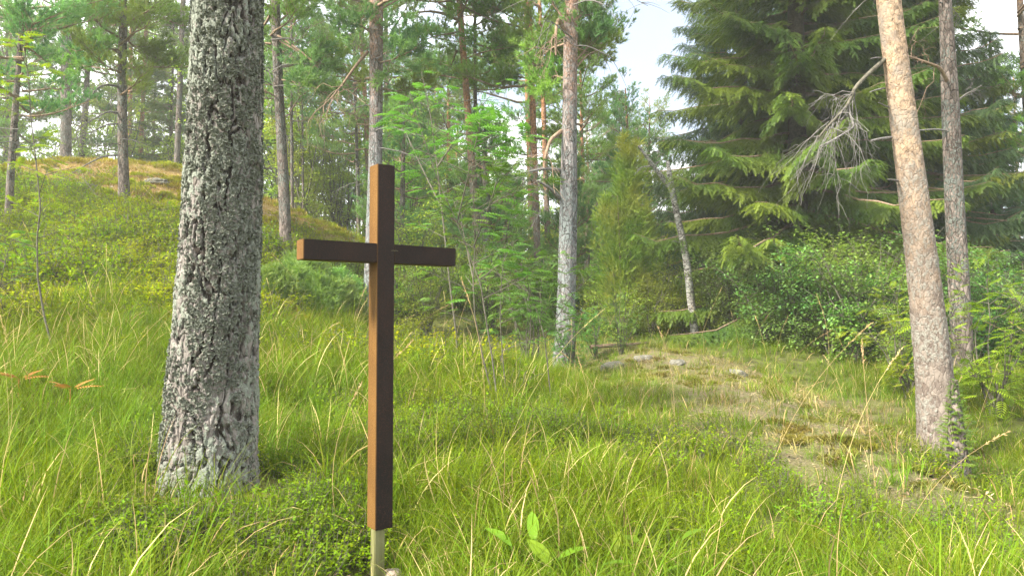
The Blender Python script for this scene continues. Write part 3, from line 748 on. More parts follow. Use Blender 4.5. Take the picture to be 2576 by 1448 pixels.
pine('pine_tree', [(20,582,19),(24,480,18),(37,289,15),(56,44,11)], 13, 9, 'thin dark pine leaning at the far left edge on the hill slope', M['pine_dim'], PC[4], .8, .7, seed=9, rot=1.4)
pine('pine_tree', [(165,405,26),(167,220,25),(168,0,22)], 25, 17, 'thick grey pine trunk behind the hill crest on the left', M['pine_dim'], PC[0], 0, .9, seed=10, rot=.9)
pine('pine_tree', [(204,415,16),(212,330,15),(219,200,13)], 29, 15, 'grey leaning pine beyond the crest, right of the thick grey trunk', M['pine_dim'], PC[1], 0, .9, seed=11, rot=4)
pine('pine_tree', [(326,418,11),(328,200,9),(331,60,8)], 34, 17, 'orange pine half hidden behind the slim pine on the brow', M['pine_orange'], PC[3], 0, .9, seed=12, rot=5)
pine('pine_tree', [(352,422,12),(358,300,10),(367,85,9)], 31, 18, 'orange pine leaning right beyond the crest beside the dark young spruce', M['pine_orange'], PC[3], 1, .9, seed=13, rot=2)
pine('pine_tree', [(735,480,8),(733,300,7),(733,150,6)], 22, 10, 'very thin pale pine close behind the slim leaning pine', M['pine_dim'], PC[4], 1.5, .7, seed=14, rot=2)
pine('pine_tree', [(762,450,6),(761,330,5),(760,200,4)], 23, 9, 'thinnest pine pole right of the slim leaning pine', M['pine_dim'], YP[0], 3., .8, seed=15, rot=2)
pine('pine_tree', [(926,420,13),(922,311,12),(911,133,10)], 24, 15, 'narrow reddish pine just left of the trunk behind the cross', M['pine_orange'], PC[1], 0, .9, seed=16, rot=2)
pine('pine_tree', [(903,620,11),(902,540,10),(898,400,8)], 22, 10, 'small grey pine behind the hill shoulder left of the cross', M['pine_dim'], PC[4], 1, .8, seed=17, rot=3.3)
r15, w15, b15 = pine('pine_tree', [(1206,700,24),(1198,560,21),(1186,400,19),(1173,222,17),(1155,0,15)], 16, 14,
     'orange-brown pine leaning left, right of the cross', M['pine_orange'], PC[1], 1.8, .85, seed=18, rot=.2, sides=16, rings=90)
pine('pine_tree', [(1217,690,22),(1212,560,16),(1206,445,13),(1195,267,10),(1195,0,7)], 17, 14, 'thin pale pine close against the orange-brown leaning pine', M['pine_dim'], PC[4], 4, .6, seed=19, rot=5, rings=90)
r17, w17, b17 = pine('pine_tree', [(1357,850,20),(1352,644,18),(1346,450,17),(1341,289,16),(1330,0,14)], 16.5, 15,
     'slender orange pine left of the straight middle pine', M['pine_orange'], PC[0], 0, .8, seed=20, rot=1.1, rings=90)
pine('pine_tree', [(1378,700,15),(1377,578,14),(1368,289,12),(1360,80,10)], 20, 15, 'second slender orange pine, squeezed behind the straight middle pine', M['pine_orange'], PC[3], 0, .8, seed=21, rot=4.1, rings=90)
pine('pine_tree', [(1474,720,11),(1468,533,10),(1464,350,8)], 24, 12, 'distant reddish pine just right of the straight middle pine', M['pine_orange'], PC[2], 2, .8, seed=22, rot=4.5)
r23, w23, b23 = pine('pine_tree', [(2425,965,50),(2412,700,48),(2403,534,46),(2392,267,40),(2377,0,29)], 9.8, 15,
     'straight brown pine behind the leaning pine at the right', M['pine_dim'], PC[3], .5, .85, seed=23, rot=1.7, sides=28, rings=150)
pine('pine_tree', [(2600,600,20),(2585,300,18),(2568,44,15)], 16, 15, 'pine with hanging foliage at the extreme right edge', M['pine_dim'], PC[2], 1.5, .9, seed=24, rot=0)

# bare branches and stubs of the near trees
def off(d, *xy): return [(x, y, d + k) for x, y, k in xy]
branch_px(r22, b22, off(5.7, (2228,148,0),(2190,180,-.1),(2150,220,-.2),(2134,262,-.25),(2110,290,-.3),(2080,320,-.35),(2060,345,-.4)), (.017, .006), M['stem'], twig=M['twig'], label='bare drooping branch with a tangle of dead twigs', twigs=22, seed=1, hang=.8, tl=.36)
branch_px(r22, b22, off(5.7, (2134,262,-.25),(2140,295,-.25),(2150,320,-.3),(2100,350,-.45),(2060,370,-.5)), (.010, .004), M['twig'], twigs=12, seed=2, hang=.75, tl=.34)
branch_px(r22, b22, off(5.7, (2242,346,0),(2215,349,-.1),(2192,354,-.16)), (.011, .008), M['twig'], 'branch_stub')
branch_px(r22, b22, off(5.7, (2225,222,0),(2205,226,-.1),(2188,232,-.16)), (.007, .004), M['twig'], 'branch_stub')
branch_px(r22, b22, off(5.7, (2236,270,0),(2222,264,-.1),(2210,258,-.16)), (.007, .003), M['twig'], 'branch_stub')
branch_px(r22, b22, off(5.7, (2258,455,0),(2245,452,-.1),(2232,451,-.14)), (.009, .003), M['twig'], 'branch_stub')
branch_px(r22, b22, off(5.7, (2216,146,0),(2205,145,-.1),(2190,148,-.14)), (.007, .003), M['twig'], 'branch_stub')
branch_px(r19, b19, off(11.5, (1412,500,0),(1380,470,-.2),(1350,455,-.3)), (.035, .012), M['twig'], twigs=4, seed=4)
branch_px(r19, b19, off(11.5, (1408,428,0),(1370,424,-.3),(1330,432,-.5),(1290,440,-.6)), (.03, .010), M['twig'], twigs=8, seed=5)
branch_px(r19, b19, off(11.5, (1412,330,0),(1385,350,-.2),(1372,390,-.3),(1368,440,-.3)), (.035, .014), M['limb'], twigs=4, seed=6)
branch_px(r19, b19, off(11.5, (1425,90,0),(1405,45,-.2),(1398,75,-.3),(1398,140,-.3)), (.04, .015), M['limb'], twigs=5, seed=7)
branch_px(r3, b3, off(15.5, (305,220,0),(270,212,-.3),(245,220,-.5),(215,260,-.8),(150,275,-1)), (.03, .008), M['twig'], twigs=14, seed=8, tl=.8)
branch_px(r3, b3, off(15.5, (303,285,0),(270,280,-.3),(235,300,-.5),(190,330,-.8)), (.025, .006), M['twig'], twigs=12, seed=9, tl=.7)
branch_px(r3, b3, off(15.5, (303,390,0),(260,392,-.3),(215,415,-.6),(175,440,-.8)), (.022, .006), M['twig'], twigs=6, seed=10, tl=.5)
branch_px(r3, b3, off(15.5, (304,312,0),(270,312,-.3),(225,335,-.6),(180,352,-.8)), (.02, .005), M['twig'], twigs=12, seed=12, tl=.7)
branch_px(r23, b23, off(9.8, (2388,215,0),(2365,170,-.2),(2340,160,-.3),(2280,140,-.4)), (.028, .010), M['limb'], twigs=5, seed=13)
branch_px(r23, b23, off(9.8, (2385,330,0),(2355,325,-.2),(2310,328,-.3)), (.016, .008), M['twig'], seed=14)
branch_px(r23, b23, off(9.8, (2398,265,0),(2425,240,-.1),(2470,215,-.3)), (.016, .006), M['twig'], twigs=4, seed=15)
branch_px(r15, b15, off(16, (1155,52,0),(1120,35,-.2),(1080,28,-.3),(1020,36,-.4)), (.035, .016), M['limb'], twigs=4, seed=16)
branch_px(r11, b11, off(13, (925,130,0),(895,165,-.2),(860,215,-.3),(830,250,-.4)), (.03, .012), M['limb'], twigs=8, seed=17, tl=.8)
branch_px(r10, b10, off(13.5, (690,85,0),(730,110,-.2),(770,140,-.4),(800,170,-.5)), (.025, .010), M['limb'], twigs=8, seed=18, tl=.8)
branch_px(r10, b10, off(13.5, (703,250,0),(680,235,-.2),(655,225,-.3)), (.02, .010), M['limb'], twigs=3, seed=19)

def live_branch(root, base, pix, rad, needle, seed, spread=.5, n=9):
    rng = np.random.default_rng(seed); p = np.array([P(*q) for q in pix]) - base
    k = np.linspace(0, len(p) - 1, 12); ii = np.minimum(k.astype(int), len(p) - 2); p = p[ii] + (k - ii)[:, None] * (p[ii + 1] - p[ii])
    mb = MB(); tube(mb, p, np.linspace(rad, .005, 12), 6, .5, 0); tp, td, tv = [], [], []
    for s in .3 + .7 * (np.arange(n) + rng.random(n)) / n:
        q, d = along(p, np.array([s])); q, d = q[0], d[0]
        L = spread * (.5 + .7 * rng.random()) * (1.2 - .5 * s); dd = norm(d * .6 + rng.normal(size=3) * [.8, .8, .45] + [0, 0, .15])
        e = q + np.outer(np.linspace(0, 1, 4), dd * L); e[:, 2] += np.linspace(0, 1, 4) ** 2 * L * .2
        tube(mb, e, np.linspace(.007, .003, 4), 3, .5, 0, False)
        m = int(L / .035) + 3; qq, d2 = along(e, .3 + .7 * rng.random(m)); off = norm(rng.normal(size=(m, 3)) * [1, 1, .6]) * (.04 + .12 * rng.random((m, 1)))
        tp.append(qq + off); td.append(norm(d2 * .8 + off * 4 + [0, 0, .5] + rng.normal(size=(m, 3)) * .3)); tv.append(np.clip(.45 + .2 * rng.normal() + .12 * rng.normal(size=m), 0, 1))
    tp, td, tv = np.concatenate(tp), np.concatenate(td), np.concatenate(tv); Mx = frames(td, rng)
    for j in range(3):
        s = np.arange(len(tp)) % 3 == j; stamp(mb, PINE_T[j], Mx[s], tp[s], .8 + .6 * rng.random(s.sum()), tv[s], 1)
    return link('branch', mb.mesh('branch', [M['limb'], needle]), root)
for r_, b_, d_, br in [(r19, b19, 11.5, [[(1440,160),(1470,130),(1500,90)],[(1440,180),(1475,140),(1515,120)],[(1440,60),(1470,30),(1490,-20)],[(1425,110),(1390,120),(1350,150)],[(1428,60),(1390,10),(1340,-20)],[(1428,200),(1395,190),(1360,215)]]),
                       (r3, b3, 15.5, [[(308,60),(270,30),(220,40)],[(309,120),(350,60),(420,40)],[(307,140),(260,110),(190,130)],[(308,90),(340,120),(400,150)],[(308,20),(250,-20),(180,-30)],[(307,180),(240,170),(170,160)]]),
                       (r10, b10, 13.5, [[(697,100),(750,130),(800,160)],[(700,170),(770,160),(840,150)],[(702,200),(760,210),(830,240)],[(697,60),(740,20),(800,-10)]]),
                       (r11, b11, 13, [[(946,160),(990,150),(1050,120)],[(946,220),(1000,230),(1060,210)],[(946,90),(900,60),(850,70)],[(946,30),(1000,0),(1060,-20)]]),
                       (r15, b15, 16, [[(1165,150),(1220,130),(1280,120)],[(1168,200),(1110,190),(1050,200)],[(1160,80),(1100,90),(1040,110)]]),
                       (r17, b17, 16.5, [[(1335,130),(1290,110),(1240,120)],[(1338,200),(1290,190),(1250,210)],[(1334,60),(1280,40),(1230,10)],[(1338,170),(1380,150),(1410,160)]])]:
    for j, q in enumerate(br): live_branch(r_, b_, [(x, y, d_ + .25 * i * (1 if (j % 2 or d_ == 11.5) else -1)) for i, (x, y) in enumerate(q)], .022, M['needle_blue'] if (j + int(d_)) % 2 else M['needle'], 300 + 10 * j + int(d_ * 10), .55, 11)

# broken, forked birch snag
bb, bw, brd = axis_from_pixels([(1739,760,19),(1726,644,18),(1702,534,16),(1690,470,15),(1685,445,13),(1680,405,9)], 13.5)
sn = empty('birch_snag', bb, 'leaning dead birch snag with a broken fork beside the dark spruces', 'tree')
link('trunk', trunk_mesh('trunk', bw, brd, M['birch'], 18, 90, .1, .04, 40), sn)
branch_px(sn, bb, [(1690,478,13.5),(1662,440,13.4),(1634,403,13.3),(1606,367,13.2)], (.050, .022), M['birch'], 'fork', twigs=3, seed=20, hang=.1, tl=.3)
branch_px(sn, bb, [(1694,449,13.5),(1715,450,13.6),(1735,458,13.7),(1752,464,13.8)], (.035, .02), M['limb'], 'branch')
for k, (x, y) in enumerate([(1697,560),(1706,610),(1716,700)]):
    branch_px(sn, bb, [(x,y,13.5),(x-8,y-4,13.4),(x-14,y-3,13.35)], (.012, .006), M['twig'], 'branch_stub')

# the spruces on the right
def tree(name, x, y, crown, h, r0, label, bark, scale=1., rot=0., group=None, cat='tree', zs=None):
    base = np.array([x, y, tz(x, y)])
    root = empty(name, base, label, cat, group)
    H = h * scale
    rng = np.random.default_rng(int(abs(x * 131 + y * 17)) % 9999)
    lean = rng.normal(size=2) * .025 * H
    link('trunk', trunk_mesh('trunk', [[0, 0, -.3], [0, 0, 0], [lean[0] * .6, lean[1] * .6, H * .5], [lean[0], lean[1], H]], [r0, r0, r0 * .68, .02], bark, 10, 24, .2, .02, int(H * 10)), root)
    c = link('crown', crown, root); c.rotation_mode = 'QUATERNION'
    ax = Vector((lean[0], lean[1], H)).normalized()
    c.rotation_quaternion = Vector((0, 0, 1)).rotation_difference(ax) @ Matrix.Rotation(rot, 3, 'Z').to_quaternion()
    c.scale = (scale, scale, zs or scale)
    return root
def tree_px(name, px, d, *a, **k):
    p = P(px, 800, d); return tree(name, p[0], p[1], *a, **k)
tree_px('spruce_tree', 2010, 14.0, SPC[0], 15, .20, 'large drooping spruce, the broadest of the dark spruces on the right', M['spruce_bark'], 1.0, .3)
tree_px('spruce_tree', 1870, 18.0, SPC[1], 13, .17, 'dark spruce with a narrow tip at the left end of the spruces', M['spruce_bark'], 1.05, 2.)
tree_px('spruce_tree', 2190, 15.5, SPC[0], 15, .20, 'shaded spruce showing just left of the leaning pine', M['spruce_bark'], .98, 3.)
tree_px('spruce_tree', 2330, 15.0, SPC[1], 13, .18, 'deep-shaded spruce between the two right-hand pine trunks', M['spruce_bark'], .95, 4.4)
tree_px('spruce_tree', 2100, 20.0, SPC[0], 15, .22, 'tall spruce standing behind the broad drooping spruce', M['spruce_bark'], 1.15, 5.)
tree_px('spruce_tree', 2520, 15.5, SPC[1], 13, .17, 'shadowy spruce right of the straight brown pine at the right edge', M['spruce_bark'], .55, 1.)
tree_px('spruce_tree', 418, 30, SPC[2], 7.5, .10, 'dark young spruce beyond the crest beside the thick left trunk', M['spruce_bark'], 1.35, 1.)
tree_px('spruce_tree', 1548, 42, SPC[1], 13, .2, 'pale distant spruce with a pointed top in the sky gap', M['spruce_bark'], 1.08, 1.)
for px, d, s, rot, lab in [(1570, 14.5, 1.0, 0, 'tall yellow-green juniper column right of the straight middle pine'), (1640, 16.5, .72, 2, 'shorter juniper column left of the birch snag')]:
    tree_px('juniper_tree', px, d, JUN if 'JUN' in globals() else globals().setdefault('JUN', column_crown(41, 4.6, .85, 6500, M['juniper'])), 4.2, .05, lab, M['pine_dim'], s * .84, rot)

# background pines through the forest, one kind of many
rb = np.random.default_rng(77); placed = []
def far_pines(n, dmin, dmax, x0, x1, kinds, scales, grp, label, avoid=()):
    c = 0; tries = 0
    while c < n and tries < 4000:
        tries += 1
        px = x0 + (x1 - x0) * rb.random(); d = dmin + (dmax - dmin) * rb.random() ** .8
        if any(a <= px <= b for a, b in avoid): continue
        p = P(px, 800, d)
        if any((p[0] - q[0]) ** 2 + (p[1] - q[1]) ** 2 < (1.6 + d * .02) ** 2 for q in placed): continue
        placed.append(p); k = kinds[rb.integers(len(kinds))]; cr, h = k
        tree('pine_tree', p[0], p[1], cr, h, .09 + .07 * rb.random(), label, M['pine_dim'] if rb.random() < .5 else M['pine_orange'], scales[0] + (scales[1] - scales[0]) * rb.random(), rb.random() * 6.28, grp)
        c += 1
K = {'tall': (PC[0], 16.5), 'mid': (PC[1], 13.5), 'low': (PC[2], 11), 'high': (PC[3], 17), 'short': (PC[4], 9), 'y1': (YP[0], 5.2), 'y2': (YP[1], 4.0)}
far_pines(14, 24, 48, -500, 620, [K['tall'], K['mid'], K['high']], (.8, 1.05), 'pines beyond the hill crest', 'background pine standing beyond the crest of the mossy hill')
far_pines(6, 25, 42, -420, 640, [(PC[4], 9), (PC[2], 11)], (.95, 1.3), 'pines beyond the hill crest', 'background pine standing beyond the crest of the mossy hill')
far_pines(12, 22, 40, 640, 1500, [K['mid'], K['low'], K['short']], (.8, 1.05), 'pines deep in the middle of the forest', 'background pine deep in the forest between cross and middle pine')
far_pines(7, 34, 60, 640, 1500, [K['tall'], K['low']], (.9, 1.1), 'pines deep in the middle of the forest', 'background pine deep in the forest between cross and middle pine')
far_pines(13, 45, 75, 1450, 1800, [K['tall'], K['mid'], K['low']], (.8, 1.0), 'pale pines under the sky gap', 'distant pale pine low under the open patch of sky')
far_pines(10, 24, 50, 1800, 3000, [K['tall'], K['low'], K['mid']], (.9, 1.1), 'pines behind the dark spruces', 'background pine behind the dark spruces on the right')
far_pines(9, 16, 26, 980, 1500, [K['y1'], K['y2']], (.8, 1.1), 'young pines in the undergrowth', 'young bushy pine in the undergrowth behind the clearing')
far_pines(6, 20, 34, 1450, 1780, [K['y1'], K['short']], (.6, .9), 'young pines near the birch snag', 'young pine in the undergrowth around the birch snag')

# ------------------------------------------------------------------ bushes
def make_kind(seed, *a, **k): return bush_parts(seed, *a, **k)
BK = {'dark': [make_kind(51, 1.9, 1.0, 12, 4600, LEAF_T, M['leaf_dark'], .85), make_kind(52, 1.5, .9, 11, 4000, LEAF_T, M['leaf_dark'], .8)],
      'green': [make_kind(53, 1.8, .9, 11, 4200, LEAF_T, M['leaf'], .8), make_kind(54, 1.3, .8, 10, 3400, LEAF_T, M['leaf_pale'], .8)],
      'rowan': [make_kind(55, 1.6, .7, 7, 330, ROWAN_T, M['rowan'], 1.0), make_kind(56, 2.2, .8, 7, 420, ROWAN_T, M['rowan'], 1.05)],
      'yellow': [make_kind(57, 1.5, .7, 7, 330, ROWAN_T, M['rowan_yellow'], 1.0)],
      'tall': [make_kind(58, 4.2, 1.3, 12, 6000, LEAF_T, M['leaf_pale'], 1.0, .8)]}
def bush(kind, x, y, s, label, group=None, name='bush', cat='bush', i=0, zs=1.):
    st, lv = BK[kind][i % len(BK[kind])]
    root = empty(name, (x, y, tz(x, y)), label, cat, group); root.rotation_euler = (0, 0, rb.random() * 6.28); root.scale = (s, s, s * zs)
    link('stems', st, root); link('leaves', lv, root)
    return root
def bush_px(kind, px, d, s, *a, **k):
    p = P(px, 800, d); return bush(kind, p[0], p[1], s, *a, **k)
i = 0
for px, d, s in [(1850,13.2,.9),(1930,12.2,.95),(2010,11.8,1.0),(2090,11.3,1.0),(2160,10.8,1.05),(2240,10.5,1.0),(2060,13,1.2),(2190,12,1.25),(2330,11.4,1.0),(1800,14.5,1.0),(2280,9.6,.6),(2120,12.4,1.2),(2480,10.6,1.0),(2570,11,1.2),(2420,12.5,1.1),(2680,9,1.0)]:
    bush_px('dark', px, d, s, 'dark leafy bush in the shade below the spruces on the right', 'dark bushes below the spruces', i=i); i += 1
for px, d, s in [(1500,15,.9),(1560,13.8,.7),(1640,14,.8),(1720,14.6,.85),(1780,13.8,.7),(1690,16,1.1),(1600,18,1.2),(1450,17,1.0),(1830,14.3,.8)]:
    bush_px('green', px, d, s, 'fresh green bush in the undergrowth behind the mossy rock', 'green bushes behind the rock', i=i); i += 1
for px, d, s in [(1000,15,1.0),(1070,14,.9),(1140,15.5,1.1),(1230,14.5,.9),(1300,16,1.1),(1390,15.5,.9),(1040,18,1.3),(1170,19,1.4),(1280,20,1.5),(880,15,.7),(1340,18,1.3)]:
    bush_px('green', px, d, s, 'light green bush among the saplings right of the cross', 'light bushes right of the cross', i=i); i += 1
for px, d, s in [(1010,21,1.0),(1120,24,1.1),(1250,22,1.0),(1310,27,1.2),(1420,24,1.0),(840,24,.9),(1400,30,1.2),(1180,30,1.3),(960,28,1.1),(700,26,1.9),(800,29,2.1),(880,32,2.2),(1000,34,2.3),(1100,36,2.2),(1280,34,2.2),(1380,36,2.0),(760,23,1.3),(860,25,1.5),(1040,26,1.7),(1230,28,1.8)]:
    bush_px('tall', px, d, s, 'tall leafy thicket tree deep between the pines', 'leafy thicket between the pines', name='thicket_tree', cat='tree'); i += 1
for px, d, s in [(-60,27,1.7),(90,31,1.9),(250,29,1.6),(400,33,2.0),(470,28,1.5),(590,30,1.9),(660,34,2.1)]:
    bush_px('tall', px, d, s, 'tall leafy tree showing beyond the crest of the hill', 'leafy trees beyond the crest', name='thicket_tree', cat='tree')
for px, d, s in [(1530,26,1.0),(1620,24,.9),(1700,27,1.1),(1770,22,1.0),(1480,32,1.2),(1660,36,1.3),(1580,40,1.3),(1740,38,1.3)]:
    bush_px('tall', px, d, s, 'tall leafy tree in the pale thicket behind the birch snag', 'leafy thicket behind the snag', name='thicket_tree', cat='tree')
for px, d, s, lab in [(2500,7.6,.95,'yellow-green rowan sapling at the right edge behind the leaning pine'), (2285,8.6,.8,'small yellow-green rowan just left of the leaning pine')]:
    bush_px('yellow', px, d, s, lab, name='rowan_sapling', cat='sapling')
for px, d, s, lab in [(1500,12.2,.55,'low rowan shoot beside the rock at the clearing'), (1560,11.8,.5,'small rowan sapling with feathery leaves growing behind the rock'),
                      (1440,10.4,.75,'rowan sapling growing against the foot of the straight middle pine'), (1330,9.5,.75,'leafy rowan sapling left of the straight middle pine'),
                      (2390,5.2,.25,'tiny rowan seedling at the foot of the leaning pine')]:
    bush_px('rowan', px, d, s, lab, name='rowan_sapling', cat='sapling', i=i); i += 1
JL = column_crown(43, .95, .6, 2400, M['juniper_low'])
for k, (px, d, s) in enumerate([(690,10.2,.62),(735,10.8,.7),(800,10.6,.66),(865,11.2,.72),(770,12.2,.85),(850,12.8,.8)]):
    p = P(px, 800, d)
    root = empty('juniper_bush', (p[0], p[1], tz(p[0], p[1])), 'low blue-green juniper bush between thick left pine and cross', 'bush', 'low junipers left of the cross')
    c = link('foliage', JL, root); c.scale = (s, s, s); c.rotation_euler = (0, 0, k * 1.3)

# rowan saplings with traced stems
def sapling(label, stems, d, nleaf, T, leafm, rad=.009, zmin=.45, side=.5, seed=0, leaf_s=1.0, name='rowan_sapling'):
    rng = np.random.default_rng(seed)
    p0 = P(stems[0][0][0], stems[0][0][1], d); base = np.array([p0[0], p0[1], tz(p0[0], p0[1])])
    root = empty(name, base, label, 'sapling'); lv = MB(); tw = []
    for st in stems:
        p = np.array([P(x, y, d + (q[0] if q else 0)) for x, y, *q in st]) - base
        if st is stems[0]: p = np.r_[[[p[0, 0], p[0, 1], -.1]], p]
        k = np.linspace(0, len(p) - 1, 4 * len(p)); ii = np.minimum(k.astype(int), len(p) - 2); p = p[ii] + (k - ii)[:, None] * (p[ii + 1] - p[ii])
        mb = MB(); rr = rad * (1 if st is stems[0] else .7); tube(mb, p, np.linspace(rr, rr * .3, len(p)), 6, .5, 0)
        n = max(3, int(nleaf / len(stems) / 4))
        for s in zmin + (1 - zmin) * (np.arange(n) + rng.random(n)) / n:
            q, dd = along(p, np.array([s])); a0 = rng.random() * 6.283
            v = np.array([math.cos(a0), math.sin(a0), .35 + .2 * rng.random()]) * side * (1.15 - .6 * s) * (.6 + .6 * rng.random())
            e = q[0] + np.outer(np.linspace(0, 1, 4), v); tube(mb, e, np.linspace(.004, .0018, 4), 4, .5, 0, False); tw.append(e)
        tw.append(p[int(len(p) * .75):])
        link('stem', mb.mesh('stem', [M['stem']]), root)
    tp, td, tv = [], [], []
    for e in tw:
        for j in range(5):
            q, dd = along(e, np.array([.45 + .55 * rng.random() if j else 1.]))
            a0 = rng.random() * 6.283
            tp.append(q[0]); td.append(norm(dd[0] * [1, 1, .3] * .8 + np.array([math.cos(a0), math.sin(a0), .05 + .2 * rng.random()]))); tv.append(np.clip(.5 + .25 * rng.normal(), 0, 1))
    stamp(lv, T, frames(np.array(td), rng, (0, 0, 1)), np.array(tp), leaf_s * (.7 + .5 * rng.random(len(tp))), np.array(tv), 0)
    link('leaves', lv.mesh('leaves', [leafm]), root)
    return root
sapling('rowan sapling with a lichen-grey kinked stem right of the cross', [[(1255,1140),(1240,1000),(1215,900),(1195,800),(1190,700),(1196,600),(1190,480),(1185,380)], [(1190,700),(1165,580,.2),(1140,500,.3)], [(1192,620),(1230,520,-.2),(1262,420,-.3)]], 6.2, 100, ROWAN_T, M['rowan'], .010, .45, .5, 1)
sapling('dark thin rowan sapling leaning beside the kinked grey stem', [[(1265,1160),(1250,1000),(1238,900),(1222,800),(1210,720),(1196,680),(1150,560),(1100,450),(1060,330),(1030,230)], [(1150,560),(1180,430,-.2),(1210,300,-.3)]], 5.9, 110, ROWAN_T, M['rowan'], .009, .4, .5, 2)
sapling('straight thin rowan sapling standing in the grass right of the cross', [[(1285,1120),(1275,1000),(1264,900),(1258,800),(1262,700),(1275,590),(1300,480)]], 6.4, 60, ROWAN_T, M['rowan'], .008, .45, .45, 3)
sapling('forked rowan sapling nearest the straight middle pine', [[(1393,1130),(1385,1000),(1376,900),(1370,850),(1400,800),(1440,740),(1490,690)], [(1370,850),(1350,780,.1),(1320,720,.2),(1310,660,.3)]], 6.6, 80, ROWAN_T, M['rowan'], .009, .5, .45, 4)
sapling('tall feathery rowan sapling reaching above the cross top', [[(1150,860),(1130,700),(1115,560),(1100,420),(1085,300),(1060,180)], [(1110,520),(1060,420,.2),(1020,330,.4)], [(1100,420),(1160,330,-.2),(1210,270,-.4)]], 8.0, 70, ROWAN_T, M['rowan'], .013, .35, .75, 5, 1.0)
sapling('thin pale-stemmed rowan sapling on the left in front of the hill', [[(140,905),(112,800),(95,700),(93,600),(102,520),(90,400),(78,300),(72,200),(60,110)]], 6.5, 90, ROWAN_T, M['rowan_yellow'], .010, .38, .35, 6, .9)
sapling('low rowan sapling with feathery leaves at the left edge', [[(-20,800),(0,720),(15,650),(30,600)]], 7.2, 40, ROWAN_T, M['rowan'], .008, .3, .4, 7)
# tiny spruce at the foot of the leaning pine
p = P(2400, 800, 4.9)
tree('spruce_seedling', p[0], p[1], SPC[2], 7.5, .07, 'tiny young spruce growing before the leaning pine foot', M['pine_dim'], .085, .6, cat='sapling')

# ------------------------------------------------------------------ the cross
def box(mb, x0, x1, y0, y1, z0, z1, mats, bev=.002):
    """box with small chamfers; mats: (front/back, sides, ends)"""
    import bmesh
    bm = bmesh.new(); bmesh.ops.create_cube(bm, size=1)
    for v in bm.verts: v.co = Vector(((x0 + x1) / 2 + v.co.x * (x1 - x0), (y0 + y1) / 2 + v.co.y * (y1 - y0), (z0 + z1) / 2 + v.co.z * (z1 - z0)))
    bmesh.ops.bevel(bm, geom=bm.edges[:], offset=bev, segments=2, affect='EDGES')
    bm.normal_update()
    for f in bm.faces:
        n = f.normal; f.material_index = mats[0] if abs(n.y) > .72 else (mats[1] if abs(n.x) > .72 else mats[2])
    return bm
def bm_obj(name, bm, mats, parent):
    me = bpy.data.meshes.new(name); bm.to_mesh(me); bm.free()
    for m in mats: me.materials.append(m)
    return link(name, me, parent)
XD = 3.0
near_top, near_bot = P(953, 408, XD), P(943, 1328, XD)          # nearest upright edge, top and bottom
S = .076; ANG = R(36)
u_ = np.array([math.cos(ANG), math.sin(ANG), 0]); n_ = np.array([math.sin(ANG), -math.cos(ANG), 0])
cbase = (P(948, 800, XD) + u_ * S / 2 - n_ * S / 2); zb, zt = near_bot[2], near_top[2]
gz = tz(cbase[0], cbase[1])
cr = empty('memorial_cross', (cbase[0], cbase[1], gz), 'rusty square-section steel cross standing in the grass', 'cross'); cr.rotation_euler = (0, 0, ANG)
lx = lambda px, d: float(np.dot(P(px, 800, d)[:2] - cbase[:2], u_[:2]))
RM = [M['rust_shaded'], M['rust_sunlit']]
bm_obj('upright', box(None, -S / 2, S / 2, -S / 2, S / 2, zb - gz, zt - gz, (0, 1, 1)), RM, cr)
def bar_z(px, py, xl):                                            # height of a pixel seen on the front face at local x
    q = cbase + u_ * xl + n_ * S / 2; dd = q[1] * math.cos(PITCH)
    lo, hi = 0., 3.
    for _ in range(40):
        mid = (lo + hi) / 2
        if project(q[0], q[1], mid)[1] > py: lo = mid
        else: hi = mid
    return mid
def bar_x(px):
    lo, hi = -1., 1.
    for _ in range(40):
        mid = (lo + hi) / 2; q = cbase + u_ * mid + n_ * S / 2
        if project(q[0], q[1], 1.5)[0] < px: lo = mid
        else: hi = mid
    return mid
xl, xr = bar_x(762), bar_x(1147)
zt_l, zb_l = bar_z(762, 600, xl), bar_z(762, 651, xl)
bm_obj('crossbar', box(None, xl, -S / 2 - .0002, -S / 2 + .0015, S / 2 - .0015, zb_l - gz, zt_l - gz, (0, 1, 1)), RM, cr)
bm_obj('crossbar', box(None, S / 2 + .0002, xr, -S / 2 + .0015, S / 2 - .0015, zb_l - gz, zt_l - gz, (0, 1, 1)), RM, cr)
stk = box(None, -.036, .008, -.030, .010, -.25, zb - gz - .0005, (0, 0, 0), .003)
bm_obj('ground_stake', stk, [M['steel']], cr)
weld = MB()
for k in range(5): weld.add(np.array([[S / 2 - .012 + .006 * k, -S / 2 - .0012, (zb_l + zt_l) / 2 - gz + .012 + .0015 * (k % 2)]]) + np.array([[-.002, 0, -.0012], [.002, 0, -.0012], [.002, 0, .0012], [-.002, 0, .0012]]), [[0, 1, 2, 3]])
link('weld_mark', weld.mesh('weld_mark', [M['steel']]), cr)

